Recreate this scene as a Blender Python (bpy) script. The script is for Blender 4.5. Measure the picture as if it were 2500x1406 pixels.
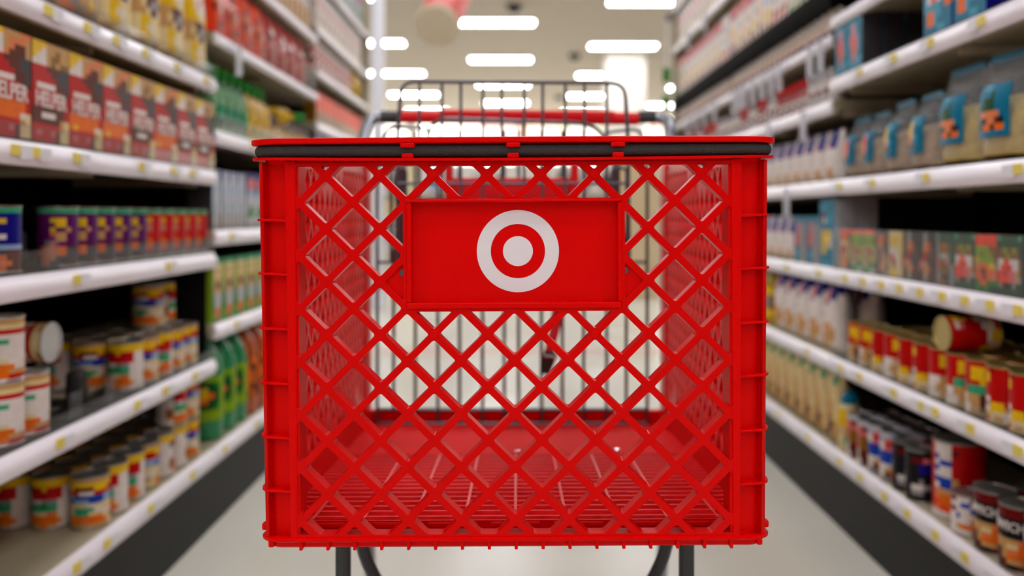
import bpy, bmesh, math, random
from mathutils import Vector, Matrix
random.seed(7)
PI = math.pi
for o in list(bpy.data.objects): bpy.data.objects.remove(o)
SC = bpy.context.scene
COL = SC.collection

# ------------------------------------------------------------------ camera, world, exposure
F = 2050.0; H = 0.88            # focal length in pixels of the 2500 px frame, camera height
cam = bpy.data.cameras.new('camera'); camo = bpy.data.objects.new('camera', cam); COL.objects.link(camo)
camo.location = (0, 0, H); camo.rotation_euler = (PI / 2, 0, 0)
cam.sensor_width = 36; cam.lens = F / 2500 * 36
cam.shift_x = -13 / 2500; cam.shift_y = -175 / 2500
cam.clip_start = 0.02; cam.clip_end = 200
cam.dof.use_dof = True; cam.dof.focus_distance = 0.845; cam.dof.aperture_fstop = 2.6
SC.camera = camo
W = bpy.data.worlds.new('store_air'); SC.world = W; W.use_nodes = True
W.node_tree.nodes['Background'].inputs[0].default_value = (1, 1, 1, 1)
W.node_tree.nodes['Background'].inputs[1].default_value = 0.0
SC.view_settings.view_transform = 'Standard'; SC.view_settings.look = 'None'
SC.view_settings.gamma = 1; SC.view_settings.use_curve_mapping = False
SC.view_settings.exposure = 0.0
LAMP = 27.0
SC.cycles.max_bounces = 8; SC.cycles.transparent_max_bounces = 16; SC.cycles.sample_clamp_indirect = 6

# ------------------------------------------------------------------ materials
def srgb(r, g, b):
    f = lambda c: (c / 255 / 12.92) if c / 255 < .04045 else ((c / 255 + .055) / 1.055) ** 2.4
    return (f(r), f(g), f(b), 1)
MATS = {}
def mat(name, rgb, rough=.45, metal=0, vary=.08, scale=30, bump=0, bscale=400, coat=0, spec=.5):
    if name in MATS: return MATS[name]
    m = bpy.data.materials.new(name); m.use_nodes = True; nt = m.node_tree; p = nt.nodes['Principled BSDF']
    c = srgb(*rgb)
    p.inputs['Roughness'].default_value = rough; p.inputs['Metallic'].default_value = metal
    p.inputs['Coat Weight'].default_value = coat; p.inputs['Specular IOR Level'].default_value = spec
    tc = nt.nodes.new('ShaderNodeTexCoord')
    nz = nt.nodes.new('ShaderNodeTexNoise'); nz.inputs['Scale'].default_value = scale
    nt.links.new(tc.outputs['Object'], nz.inputs['Vector'])
    mx = nt.nodes.new('ShaderNodeMix'); mx.data_type = 'RGBA'
    mx.inputs[6].default_value = tuple(x * (1 - vary) for x in c[:3]) + (1,)
    mx.inputs[7].default_value = tuple(min(1, x * (1 + vary)) for x in c[:3]) + (1,)
    nt.links.new(nz.outputs['Fac'], mx.inputs[0]); nt.links.new(mx.outputs[2], p.inputs['Base Color'])
    if bump:
        n2 = nt.nodes.new('ShaderNodeTexNoise'); n2.inputs['Scale'].default_value = bscale
        nt.links.new(tc.outputs['Object'], n2.inputs['Vector'])
        b = nt.nodes.new('ShaderNodeBump'); b.inputs['Strength'].default_value = bump; b.inputs['Distance'].default_value = .002
        nt.links.new(n2.outputs['Fac'], b.inputs['Height']); nt.links.new(b.outputs['Normal'], p.inputs['Normal'])
    MATS[name] = m; return m
def emit(name, rgb, s):
    m = bpy.data.materials.new(name); m.use_nodes = True; nt = m.node_tree
    p = nt.nodes['Principled BSDF']; p.inputs['Base Color'].default_value = (.8, .8, .8, 1)
    p.inputs['Emission Color'].default_value = srgb(*rgb); p.inputs['Emission Strength'].default_value = s
    MATS[name] = m; return m
def clear(name, rgb, through, rough=.08):
    m = bpy.data.materials.new(name); m.use_nodes = True; nt = m.node_tree
    p = nt.nodes['Principled BSDF']; p.inputs['Base Color'].default_value = srgb(*rgb); p.inputs['Roughness'].default_value = rough
    t = nt.nodes.new('ShaderNodeBsdfTransparent'); x = nt.nodes.new('ShaderNodeMixShader'); x.inputs[0].default_value = through
    nt.links.new(p.outputs[0], x.inputs[1]); nt.links.new(t.outputs[0], x.inputs[2])
    nt.links.new(x.outputs[0], nt.nodes['Material Output'].inputs['Surface'])
    MATS[name] = m; return m
RED = mat('red_cart_plastic', (218, 0, 0), .36, vary=.04, scale=18, bump=.05, bscale=90, spec=.07)
REDL = mat('red_scuffed_lattice', (212, 0, 0), .3, vary=.06, scale=40, bump=.1, bscale=120, spec=.08)
REDF = mat('red_matte_floor', (214, 0, 4), .6, vary=.08, scale=25, spec=.04)
REDS = mat('red_side_lattice', (210, 0, 2), .42, vary=.1, scale=30, spec=.22)
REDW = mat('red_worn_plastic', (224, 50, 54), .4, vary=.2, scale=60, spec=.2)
SEATRED = mat('red_seat_plastic', (218, 4, 18), .4, vary=.05, spec=.3)
FOAM = mat('grey_foam_bumper', (48, 42, 42), .75, vary=.25, scale=700, bump=.8, bscale=900)
WHITE_STICKER = mat('white_sticker', (226, 214, 218), .5, vary=.03)
STEEL = mat('grey_steel_wire', (96, 96, 104), .35, .75, vary=.08)
DARKSTEEL = mat('dark_grey_painted_steel', (50, 51, 53), .4, .3)
CHROME = mat('bright_chrome', (190, 192, 198), .18, .9)
RUBBER = mat('black_rubber', (24, 24, 25), .6)
BELT = mat('red_belt_webbing', (185, 12, 22), .6, scale=300)
FLOORM = None
RACK = mat('beige_rack_steel', (168, 158, 132), .5, vary=.04)
RACKDARK = mat('dark_back_panel', (16, 15, 14), .8, spec=.1)  # near black: shade inside the racks painted into the back and upright colour
MATM = mat('black_shelf_mat', (18, 18, 18), .6, vary=.2, spec=.25)
RAIL = mat('white_price_rail', (246, 241, 250), .26, vary=.04, scale=8)
KICK = mat('black_kick_plate', (25, 25, 23), .55, vary=.2, scale=6, spec=.2)
TAGY = mat('yellow_price_tag', (228, 208, 84), .5); TAGW = mat('white_price_tag', (226, 226, 232), .5)
BLACKM = mat('deep_black_steel', (5, 5, 5), .8, spec=.05)
ACRYL = clear('clear_acrylic', (150, 155, 155), .88)
CELLO = clear('clear_cellophane', (170, 174, 178), .72, .12)
WALLM = mat('cream_wall_paint', (214, 206, 190), .7, vary=.03, scale=2)
CEILM = mat('beige_ceiling_tile', (171, 160, 144), .85, vary=.04, scale=3)
LAMPM = emit('lamp_diffuser_glow', (252, 252, 255), LAMP)
WINM = emit('daylight_window_glow', (255, 250, 240), 3.2)
WHITEP = mat('white_column_paint', (236, 228, 218), .6, vary=.02)
PALC = dict(r=(196, 14, 14), R=(110, 12, 14), w=(234, 228, 224), y=(240, 212, 52), o=(240, 152, 36), b=(96, 54, 32), k=(22, 20, 22),
            g=(40, 132, 48), G=(16, 74, 46), t=(14, 128, 148), T=(96, 168, 186), p=(92, 26, 92), n=(30, 30, 128), B=(44, 96, 176),
            c=(232, 218, 182), a=(206, 176, 132), s=(150, 148, 148), m=(206, 20, 60), l=(150, 172, 36), d=(66, 64, 66), e=(234, 166, 122),
            u=(170, 190, 212), O=(140, 112, 30), i=(226, 150, 150), h=(88, 170, 140), v=(255, 112, 34), z=(196, 196, 200))
def pm(ch):
    mx = max(PALC[ch]); c = tuple(.95 * mx * (v / mx) ** 1.7 for v in PALC[ch])
    return mat('print_' + {'r': 'red', 'R': 'dark_red', 'w': 'off_white', 'y': 'yellow', 'o': 'orange', 'b': 'brown', 'k': 'black', 'g': 'green', 'G': 'dark_green', 't': 'teal', 'T': 'pale_teal', 'p': 'purple', 'n': 'navy', 'B': 'blue', 'c': 'cream', 'a': 'tan', 's': 'grey', 'm': 'crimson', 'l': 'lime', 'd': 'dark_grey', 'e': 'salmon', 'u': 'pale_blue', 'O': 'olive', 'i': 'pink', 'h': 'mint', 'v': 'vermilion', 'z': 'silver_white'}[ch], c, .42, vary=.14, scale=55, spec=.14)
TIN = mat('tin_lid', (150, 148, 144), .3, .8); GOLDTIN = mat('gold_tin_lid', (176, 156, 96), .32, .8)
nt_ = CELLO.node_tree; q_ = nt_.nodes['Principled BSDF']; q_.inputs['Specular IOR Level'].default_value = 1.0
a_ = nt_.nodes.new('ShaderNodeTexNoise'); a_.inputs['Scale'].default_value = 38; a_.inputs['Distortion'].default_value = 1.5; b_ = nt_.nodes.new('ShaderNodeBump'); b_.inputs['Strength'].default_value = .7; b_.inputs['Distance'].default_value = .01
nt_.links.new(nt_.nodes.new('ShaderNodeTexCoord').outputs['Object'], a_.inputs['Vector']); nt_.links.new(a_.outputs['Fac'], b_.inputs['Height']); nt_.links.new(b_.outputs['Normal'], q_.inputs['Normal'])
PASTA = mat('dry_pasta', (222, 190, 96), .6, vary=.4, scale=60, bump=1, bscale=120)
PASTAB = mat('brown_pasta', (196, 164, 128), .6, vary=.35, scale=60, bump=1, bscale=120)
GLASSG = clear('pale_green_glass', (120, 180, 130), .35, .05)
GLASSY = mat('golden_oil_glass', (206, 164, 30), .08, vary=.1); GLASSB = mat('brown_bottle_glass', (96, 58, 34), .1)
SODAG = mat('green_bottle_plastic', (16, 128, 74), .12, vary=.1); SODAO = mat('orange_soda_plastic', (176, 74, 16), .12); SODAY = mat('yellow_soda_plastic', (196, 178, 24), .12)

# ------------------------------------------------------------------ helpers
def link(name, me, parent=None, root=None):
    o = bpy.data.objects.new(name, me); COL.objects.link(o)
    if parent is not None:
        o.parent = parent
        if parent.type == 'EMPTY': o.location = -parent.location
    return o
def build(name, bm, mats, parent=None, smooth=False, bevel=0, seg=2, ang=35):
    me = bpy.data.meshes.new(name); bm.to_mesh(me); bm.free()
    for m in (mats if isinstance(mats, (list, tuple)) else [mats]): me.materials.append(m)
    if smooth:
        for p in me.polygons: p.use_smooth = True
        try: me.set_sharp_from_angle(angle=math.radians(40))
        except Exception: pass
    o = link(name, me, parent)
    if bevel:
        b = o.modifiers.new('bevel', 'BEVEL'); b.width = bevel; b.segments = seg; b.limit_method = 'ANGLE'; b.angle_limit = math.radians(ang)
    return o
def tag(o, label, cat=None, group=None, kind=None):
    if label: o['label'] = label
    if cat: o['category'] = cat
    if group: o['group'] = group
    if kind: o['kind'] = kind
    return o
def empty(name, loc, label, cat, group=None):
    o = bpy.data.objects.new(name, None); COL.objects.link(o); o.location = loc; o.empty_display_size = .1
    return tag(o, label, cat, group)
def nb(): return bmesh.new()
def box(bm, x0, x1, y0, y1, z0, z1, mi=0):
    v = [bm.verts.new(p) for p in ((x0, y0, z0), (x1, y0, z0), (x1, y1, z0), (x0, y1, z0), (x0, y0, z1), (x1, y0, z1), (x1, y1, z1), (x0, y1, z1))]
    for f in ((0, 3, 2, 1), (4, 5, 6, 7), (0, 1, 5, 4), (1, 2, 6, 5), (2, 3, 7, 6), (3, 0, 4, 7)):
        bm.faces.new([v[i] for i in f]).material_index = mi
    return v
def prism(bm, pts, a, b, mi=0):          # pts: list of Vectors (closed loop), extruded by vector b-a given as offset
    n = len(pts); lo = [bm.verts.new(p) for p in pts]; hi = [bm.verts.new(Vector(p) + b) for p in pts]
    bm.faces.new(lo[::-1]).material_index = mi; bm.faces.new(hi).material_index = mi
    for i in range(n): bm.faces.new((lo[i], lo[(i + 1) % n], hi[(i + 1) % n], hi[i])).material_index = mi
def tube(bm, pts, r, seg=8, closed=False, mi=0, flat=1.0):
    pts = [Vector(p) for p in pts]; n = len(pts); rings = []
    prev = None
    for i, p in enumerate(pts):
        if closed: t = (pts[(i + 1) % n] - pts[i - 1])
        else: t = (pts[min(i + 1, n - 1)] - pts[max(i - 1, 0)])
        t.normalize()
        if prev is None:
            a = Vector((0, 0, 1)) if abs(t.z) < .9 else Vector((0, 1, 0))
            u = t.cross(a).normalized()
        else: u = (prev - t * prev.dot(t)).normalized()
        prev = u; w = t.cross(u)
        rr = r[i] if isinstance(r, (list, tuple)) else r
        rings.append([bm.verts.new(p + (u * math.cos(k * 2 * PI / seg) + w * math.sin(k * 2 * PI / seg) * flat) * rr) for k in range(seg)])
    for i in range(n if closed else n - 1):
        A, B = rings[i], rings[(i + 1) % n]
        for k in range(seg): bm.faces.new((A[k], A[(k + 1) % seg], B[(k + 1) % seg], B[k])).material_index = mi
    if not closed:
        bm.faces.new(rings[0][::-1]).material_index = mi; bm.faces.new(rings[-1]).material_index = mi
def fillet(pts, r, k=5):                 # round the corners of a polyline
    pts = [Vector(p) for p in pts]; out = [pts[0]]
    for i in range(1, len(pts) - 1):
        a, b, c = pts[i - 1], pts[i], pts[i + 1]
        ra = min(r, (a - b).length * .48); rc = min(r, (c - b).length * .48)
        p = b + (a - b).normalized() * ra; q = b + (c - b).normalized() * rc
        for j in range(k + 1):
            t = j / k; out.append(p * (1 - t) ** 2 + b * 2 * t * (1 - t) + q * t * t)
    return out + [pts[-1]]
def lathe(bm, prof, seg=20, mi=0, axis='z', caps=True):   # prof: (r, z, mi)
    rings = []
    for q in prof:
        rings.append([bm.verts.new((q[0] * math.cos(2 * PI * k / seg), q[0] * math.sin(2 * PI * k / seg), q[1])) for k in range(seg)])
    for i in range(len(rings) - 1):
        m = prof[i][2] if len(prof[i]) > 2 else mi
        for k in range(seg): bm.faces.new((rings[i][k], rings[i][(k + 1) % seg], rings[i + 1][(k + 1) % seg], rings[i + 1][k])).material_index = m
    if caps:
        bm.faces.new(rings[0][::-1]).material_index = prof[0][2] if len(prof[0]) > 2 else mi
        bm.faces.new(rings[-1]).material_index = prof[-1][2] if len(prof[-1]) > 2 else mi
def PX(x, y, Y): return Vector(((x - 1263) / F * Y, Y, H - (y - 528) / F * Y))

ORD = ['', 'first', 'second', 'third', 'fourth', 'fifth', 'sixth', 'seventh', 'eighth', 'ninth', 'tenth', 'eleventh', 'twelfth', 'thirteenth', 'fourteenth', 'fifteenth', 'sixteenth', 'seventeenth', 'eighteenth', 'nineteenth', 'twentieth']

# ------------------------------------------------------------------ room shell
XL, XR, YB, YF, ZC = -15.0, 15.0, -14.0, 29.0, 4.08
def floor_mat():
    m = mat('pale_vinyl_floor', (214, 211, 200), .22, vary=.05, scale=1.3, spec=.5)
    nt = m.node_tree; p = nt.nodes['Principled BSDF']
    tc = nt.nodes.new('ShaderNodeTexCoord'); n = nt.nodes.new('ShaderNodeTexNoise'); n.inputs['Scale'].default_value = .9; n.inputs['Detail'].default_value = 6
    nt.links.new(tc.outputs['Object'], n.inputs['Vector'])
    r = nt.nodes.new('ShaderNodeMapRange'); r.inputs['To Min'].default_value = .16; r.inputs['To Max'].default_value = .34
    nt.links.new(n.outputs['Fac'], r.inputs['Value']); nt.links.new(r.outputs[0], p.inputs['Roughness'])
    return m
bm = nb(); box(bm, XL, XR, YB, YF, -.1, 0); tag(build('floor', bm, floor_mat()), 'pale beige polished store floor', None, None, 'structure')
bm = nb(); box(bm, XL, XR, YB, YF, ZC, ZC + .1); tag(build('ceiling', bm, CEILM), 'beige store ceiling', None, None, 'structure')
for nm, a in (('wall_left', (XL - .1, XL, YB, YF)), ('wall_right', (XR, XR + .1, YB, YF)), ('wall_back', (XL, XR, YB - .1, YB)), ('wall_front', (XL, XR, YF, YF + .1))):
    bm = nb(); box(bm, a[0], a[1], a[2], a[3], 0, ZC); tag(build(nm, bm, WALLM if nm == 'wall_front' else mat('grey_store_wall', (120, 112, 100), .8)), None, None, None, 'structure')
bm = nb(); box(bm, -4, 4, 5.40, 5.52, .0, .0008); tag(build('trim_1', bm, mat('faded_red_floor_line', (206, 150, 142), .3)), 'faded red line across the floor past the aisle', None, None, 'structure')  # thin pale red strip lying on the floor
for i in range(6):     # storefront glazing far away
    x0 = -11 + i * 3.7
    fr = nb()
    for a in ((x0, x0 + .12, .25, 4.0), (x0 + 3.48, x0 + 3.6, .25, 4.0)): box(fr, a[0], a[1], YF - .12, YF - .002, a[2], a[3])
    box(fr, x0, x0 + 3.6, YF - .12, YF - .002, .15, .28); box(fr, x0, x0 + 3.6, YF - .12, YF - .002, 4.0, 4.07)
    w = build('window_%d' % (i + 1), fr, WHITEP); tag(w, None, None, None, 'structure')
    g = nb(); box(g, x0 + .12, x0 + 3.48, YF - .06, YF - .04, .28, 4.0); build('pane', g, WINM, w)
POSTER = emit('backlit_poster_sheet', (255, 246, 238), 1.6)  # sheet's own glow stands in for window light coming through the paper
for i, (xa, xb, c, lab) in enumerate(((-1.25, .15, 'i', 'pink red poster high in the far store window'), (.28, 1.55, 'y', 'first yellow edged poster high in the far window'),
                                      (1.62, 2.95, 'l', 'lime edged poster high in the far window, beside yellow'), (4.55, 5.3, 'v', 'small orange red poster in the far window at right'))):
    e = empty('window_poster', ((xa + xb) / 2, YF - .13, 3.42), lab, 'poster')
    bm = nb(); box(bm, xa, xb, YF - .14, YF - .121, 3.42, 3.98); build('poster_border', bm, pm(c), e)
    bm = nb(); box(bm, xa + .1, xb - .1, YF - .15, YF - .141, 3.46, 3.94); build('poster_sheet', bm, POSTER, e)

# columns
bm = nb(); box(bm, 1.72, 2.5, 16.3, 17.05, 0, ZC); tag(build('column', bm, WHITEP, bevel=.02), 'broad bright white square column at the store front', 'column', None, 'structure')
bm = nb(); box(bm, -1.39, -1.285, 8.0, 8.12, 0, ZC); tag(build('column', bm, mat('bluish_white_post', (226, 226, 236), .5), bevel=.01), 'slim bluish white post past the left rack end', 'column', None, 'structure')

# ceiling lights
def light_proto():
    bm = nb(); box(bm, -.64, .64, -.17, .17, -.03, -.001)
    fr = build('ceiling_light', bm, mat('white_lamp_housing', (230, 226, 218), .5), bevel=.008)
    bm = nb(); box(bm, -.61, .61, -.15, .15, -.036, -.0302); build('diffuser', bm, LAMPM, fr)
    return fr
LP = light_proto(); first = True
ROWS = {-12.1: 12.15, -9.75: 13.75, -7.4: 12.15, -5.05: 13.75, -2.7: 12.12, -.34: 13.75, 1.97: 12.4, 4.35: 14.25, 6.7: 12.4, 9.05: 13.75, 11.4: 12.4}
RN = {-2.7: 'left row', -.34: 'centre row', 1.97: 'right row', 4.35: 'far right row'}
for xr, y0 in ROWS.items():
    k0 = -7
    for k in range(k0, 6):
        y = y0 + 3.26 * k
        if y > YF - .5 or y < -11 or abs(xr) > 8 or (abs(xr) > 3 and y < 9 and not (abs(xr) < 8 and y < 0)): continue
        o = LP if first else LP.copy()
        if not first:
            COL.objects.link(o)
            for c in LP.children: d = c.copy(); COL.objects.link(d); d.parent = o
        first = False
        o.location = (xr, y, ZC)
        if xr in RN and k >= (0 if xr != 1.97 else 0):
            lab = 'long white ceiling light, %s from the camera in the visible %s' % (ORD[k + 1], RN[xr])
            tag(o, lab, 'ceiling light', 'glowing ceiling lights over the store')
        elif y < 0: tag(o, 'rectangular white ceiling light behind the camera position', 'ceiling light', 'ceiling lights behind the camera')
        else: tag(o, 'rectangular white ceiling light hidden above the tall racks', 'ceiling light', 'ceiling lights above the racks')
for i, (px, py, lab) in enumerate(((1255, 12, 'dark camera dome on ceiling nearest the top edge'), (1402, 133, 'dark camera dome on ceiling left of the white column'), (1365, 235, 'faint farthest dark dome on the ceiling'))):
    Y = F * (ZC - H) / (528 - py); p = PX(px, py, Y)
    bm = nb(); lathe(bm, [(.02, -.14), (.07, -.125), (.1, -.09), (.115, -.045), (.12, 0)], 16)
    o = build('security_dome', bm, mat('smoked_dome', (38, 36, 34), .2), smooth=True); o.location = (p.x, Y, ZC); tag(o, lab, 'security camera', 'dark domes on the ceiling')
# hanging aisle marker
e = empty('hanging_sign', (-.585, 6.0, 2.08), 'blurred red and cream drum sign hanging over the left aisle', 'sign')
def drum(r, y0, y1, z0, hh, mi=0, bmx=None):
    seg = 28; lo = []; hi = []
    for k in range(seg):
        a = 2 * PI * k / seg; x = r * math.cos(a); y = r * math.sin(a)
        lo.append(Vector((-.585 + x, 6.0 + y, z0 + (y * .55) + x * -.45 * 0)))
    prism(bmx, lo, None, Vector((0, 0, hh)), mi)
SM = Matrix.Translation(PX(1066, 66, 6.0)) @ Vector((.1, .8, .58)).to_track_quat('Z', 'Y').to_matrix().to_4x4()
bm = nb(); lathe(bm, [(.15, .03), (.155, .05), (.155, .62), (.14, .64)], 32); bmesh.ops.transform(bm, matrix=SM, verts=bm.verts); build('sign_body', bm, mat('coral_sign', (222, 84, 74), .5), e, smooth=True)
bm = nb(); lathe(bm, [(.13, -.005), (.15, 0), (.157, .012), (.157, .05)], 32); bmesh.ops.transform(bm, matrix=SM, verts=bm.verts); build('sign_base', bm, mat('cream_sign_base', (206, 190, 164), .6), e, smooth=True)
bm = nb(); tube(bm, [(-.55, 6.3, 2.45), (-.55, 6.3, ZC)], .004); build('hanging_wire', bm, STEEL, e)

# ------------------------------------------------------------------ racks
LX, RX = .857, .903; DEP = .46
LB = [(2.4, 3.62), (3.62, 4.84)]
SHELVES = {}
def rack(side, y0, y1, levels, label, tags, mats_on=True, fences={}, dark=(), signs={}, divider=None):
    X = LX if side < 0 else RX
    s = side
    root = empty('shelving_rack', (s * (X + DEP / 2), (y0 + y1) / 2, 0), label, 'shelving', 'rack bays along the aisle')
    def bx(x0, x1, ya, yb, z0, z1, bm=None):
        b = bm or nb(); a, c = s * x0, s * x1
        box(b, min(a, c), max(a, c), ya, yb, z0, z1); return b
    build('back_panel', bx(X + DEP - .012, X + DEP, y0, y1, .02, 2.2), RACKDARK, root)
    for yy in (y0 + .012, y1 - .012):
        b = bx(X + DEP - .05, X + DEP - .0125, yy - .01, yy + .01, 0, 2.22)
        build('upright', b, RACKDARK, root)
    build('kick_plate', bx(X + .008, X + .025, y0, y1, 0, levels[0] - .05), KICK, root)
    if divider: build('side_divider', bx(X + .03, X + DEP - .06, y1 - .012, y1 - .004, divider[0], divider[1]), RACKDARK, root)
    for li, z in enumerate(levels):
        base = li == 0; ya, yb = y0 + .003, y1 - .003; rh = .044 if not base else .05
        if z > 1.35: rh = .036
        if z in dark: rh = .078
        b = bx(X + .012, X + DEP - .051, ya, yb, z - .03, z)
        bx(X + .012, X + .03, ya, yb, z - rh, z - .03, b)
        for yy in (ya + .02, (ya + yb) / 2, yb - .02): bx(X + .05, X + DEP - .06, yy - .008, yy + .008, z - .05, z - .03, b)
        blk = z in dark
        sh = build('shelf', b, BLACKM if blk else RACK, root, bevel=.003, seg=1)
        # price rail: shallow convex strip
        r = nb(); pr = []
        for k in range(9):
            t = k / 8; pr.append((X + .011 - .009 * math.sin(PI * t) - .004 * (1 - t), z - rh + t * rh))
        pr += [(X + .0115, z), (X + .0115, z - rh)]
        pts = [Vector((s * a, ya, c)) for a, c in (pr if s > 0 else pr[::-1])]
        prism(r, pts, None, Vector((0, yb - ya, 0)))
        bmesh.ops.recalc_face_normals(r, faces=r.faces)
        build('price_rail', r, BLACKM if blk else RAIL, sh, smooth=True)
        if mats_on and not base and z < 1.35:
            build('shelf_mat', bx(X + .013, X + .1, ya, yb, z, z + .004), MATM, sh)
        for t in tags.get(z, ()):
            b = nb(); zz = z - rh * .5
            for k in range(2):
                a, c = s * (X - .0005), s * (X - .0035); box(b, min(a, c), max(a, c), t, t + .024, zz - .007, zz + .012)
                break
            build('price_tag', b, TAGY, sh)
            b = nb(); a, c = s * (X - .0005), s * (X - .0033); box(b, min(a, c), max(a, c), t + .026, t + .06, zz - .012, zz + .012)
            build('price_tag', b, TAGW, sh)
        if z in fences:
            fh, fa, fb = fences[z]
            build('clear_fence', bx(X + .004, X + .006, fa, fb, z + .001, z + fh), ACRYL, sh)
        for t in signs.get(z, ()):
            b = nb(); a, c = s * (X - .002), s * (X - .021)
            box(b, min(a, c), max(a, c), t, t + .0015, z - .105, z - .012)
            build('shelf_sign', b, TAGW, sh)
    return root
T1L = {1.275: (1.52, 1.66, 1.78, 1.92, 2.1, 2.3), 1.013: (1.42, 1.48, 1.62, 1.9, 2.08, 2.2), .777: (1.62, 2.05), .475: (1.56, 1.88, 2.03, 2.22), .22: (1.62, 1.74, 1.95, 2.2)}
rack(-1, 1.18, 2.4, [.22, .475, .777, 1.013, 1.275, 1.6, 1.9], 'near left rack bay with red boxes and yellow bags', T1L, fences={1.013: (.03, 1.2, 2.39), .777: (.042, 1.2, 2.39), .475: (.03, 1.2, 2.39), 1.275: (.03, 1.2, 2.39)}, divider=(.48, .726))
rack(-1, 2.4, 3.62, [.22, .57, .84, 1.13, 1.41, 1.655, 1.95], 'middle left rack bay with green bottles and fenced bags', {.22: (2.45, 2.75), .57: (2.55,), .84: (2.5, 3.0), 1.13: (2.7,)}, mats_on=False, fences={1.41: (.11, 2.42, 3.6), 1.13: (.05, 2.42, 3.6)}, signs={1.41: (2.55, )})
rack(-1, 3.62, 4.84, [.22, .57, .84, 1.06, 1.29, 1.52, 1.71, 1.94], 'far left rack bay at the aisle end', {.22: (3.9,)}, mats_on=False, fences={1.29: (.05, 3.65, 4.8)})
T1R = {1.279: (1.62, 1.82, 2.0, 2.2), .985: (1.5, 1.84, 2.12, 2.34), .73: (1.5, 1.59, 1.68, 1.77, 1.87, 1.97, 2.07, 2.18, 2.3), .477: (1.5, 1.66, 1.8, 1.86, 2.0, 2.2, 2.33), .215: (1.45, 1.56, 1.68, 1.8, 1.93, 2.05, 2.2, 2.34)}
rack(1, 1.21, 2.43, [.215, .477, .73, .985, 1.279, 1.455, 1.8], 'near right rack bay with cans and teal packets', T1R, fences={.73: (.115, 1.25, 2.42), .477: (.03, 1.25, 2.42)})
SG = {1.41: (2.47, 2.56, 2.86, 2.95, 3.06, 3.18, 3.30, 3.38, 3.46), 1.22: (2.62, 2.98), .985: (2.78,)}
rack(1, 2.43, 3.65, [.215, .477, .73, .985, 1.22, 1.41, 1.565, 1.86, 2.1], 'middle right rack bay with spice rows and hanging shelf tags', {.215: (2.6, 2.9), .477: (2.6,), .73: (2.5, 2.8)}, mats_on=False, dark=(1.565,), signs=SG)
rack(1, 3.65, 4.87, [.215, .477, .73, .985, 1.22, 1.41, 1.565, 1.86, 2.1], 'far right rack bay beside the green clip strip', {.215: (3.9,)}, mats_on=False, dark=(1.565,), signs={1.41: (3.8, 4.0, 4.2, 4.4), 1.86: (4.0, 4.4)})
for s, X, y in ((-1, LX, 4.84), (1, RX, 4.87)):
    bm = nb(); box(bm, min(s * X, s * (X + DEP)), max(s * X, s * (X + DEP)), y + .004, y + .03, 0, 2.25)
    tag(build('end_panel', bm, RACK, bevel=.004), 'beige end panel closing the %s rack run' % ('left' if s < 0 else 'right'), 'panel')

# ------------------------------------------------------------------ products (local front = +X)
def grid_face(bm, O, U, V, rows, idx):
    nr, nc = len(rows), len(rows[0])
    vs = [[bm.verts.new(O + U * (j / nc) + V * (i / nr)) for j in range(nc + 1)] for i in range(nr + 1)]
    for i in range(nr):
        for j in range(nc):
            bm.faces.new((vs[i][j], vs[i][j + 1], vs[i + 1][j + 1], vs[i + 1][j])).material_index = idx(rows[nr - 1 - i][j])
class Pal:
    def __init__(s): s.k = []
    def __call__(s, c):
        if c not in s.k: s.k.append(c)
        return s.k.index(c)
    def mats(s): return [pm(c) for c in s.k]
def text_mesh(body, size, bend=None, depth=.0006):
    cu = bpy.data.curves.new('t', 'FONT'); cu.body = body; cu.size = size; cu.extrude = depth; cu.align_x = 'CENTER'; cu.resolution_u = 2; cu.offset = size * .02
    o = bpy.data.objects.new('t', cu); COL.objects.link(o); bpy.context.view_layer.update()
    me = bpy.data.meshes.new_from_object(o.evaluated_get(bpy.context.evaluated_depsgraph_get()))
    bpy.data.objects.remove(o)
    return me
def lettering(parent, body, size, x, z, colour, rad=None, yoff=0, narrow=1.0):
    me = text_mesh(body, size); me.name = 'lettering'
    for v in me.vertices:
        a, b, c = v.co.x * narrow + yoff, v.co.y, v.co.z
        if rad: v.co = ((rad + c + .0003) * math.cos(a / rad), (rad + c + .0003) * math.sin(a / rad), z + b)
        else: v.co = (x + c, a, z + b)
    me.materials.clear(); me.materials.append(pm(colour))
    o = bpy.data.objects.new('lettering', me); COL.objects.link(o); o.parent = parent; return o
def p_box(name, w, d, h, rows, side='R', top=None):
    bm = nb(); P = Pal(); s = P(side); t = P(top or side)
    grid_face(bm, Vector((d / 2, -w / 2, 0)), Vector((0, w, 0)), Vector((0, 0, h)), rows, P)
    v = lambda x, y, z: bm.verts.new((x, y, z))
    a = [v(d / 2, -w / 2, 0), v(-d / 2, -w / 2, 0), v(-d / 2, -w / 2, h), v(d / 2, -w / 2, h)]
    b = [v(d / 2, w / 2, 0), v(-d / 2, w / 2, 0), v(-d / 2, w / 2, h), v(d / 2, w / 2, h)]
    for f, m in (((a[0], a[1], a[2], a[3]), s), ((b[3], b[2], b[1], b[0]), s), ((a[1], b[1], b[2], a[2]), s), ((a[2], b[2], b[3], a[3]), t), ((a[0], b[0], b[1], a[1]), s)):
        bm.faces.new(f).material_index = m
    bmesh.ops.remove_doubles(bm, verts=bm.verts, dist=1e-5); bmesh.ops.recalc_face_normals(bm, faces=bm.faces)
    return build(name, bm, P.mats())
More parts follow.
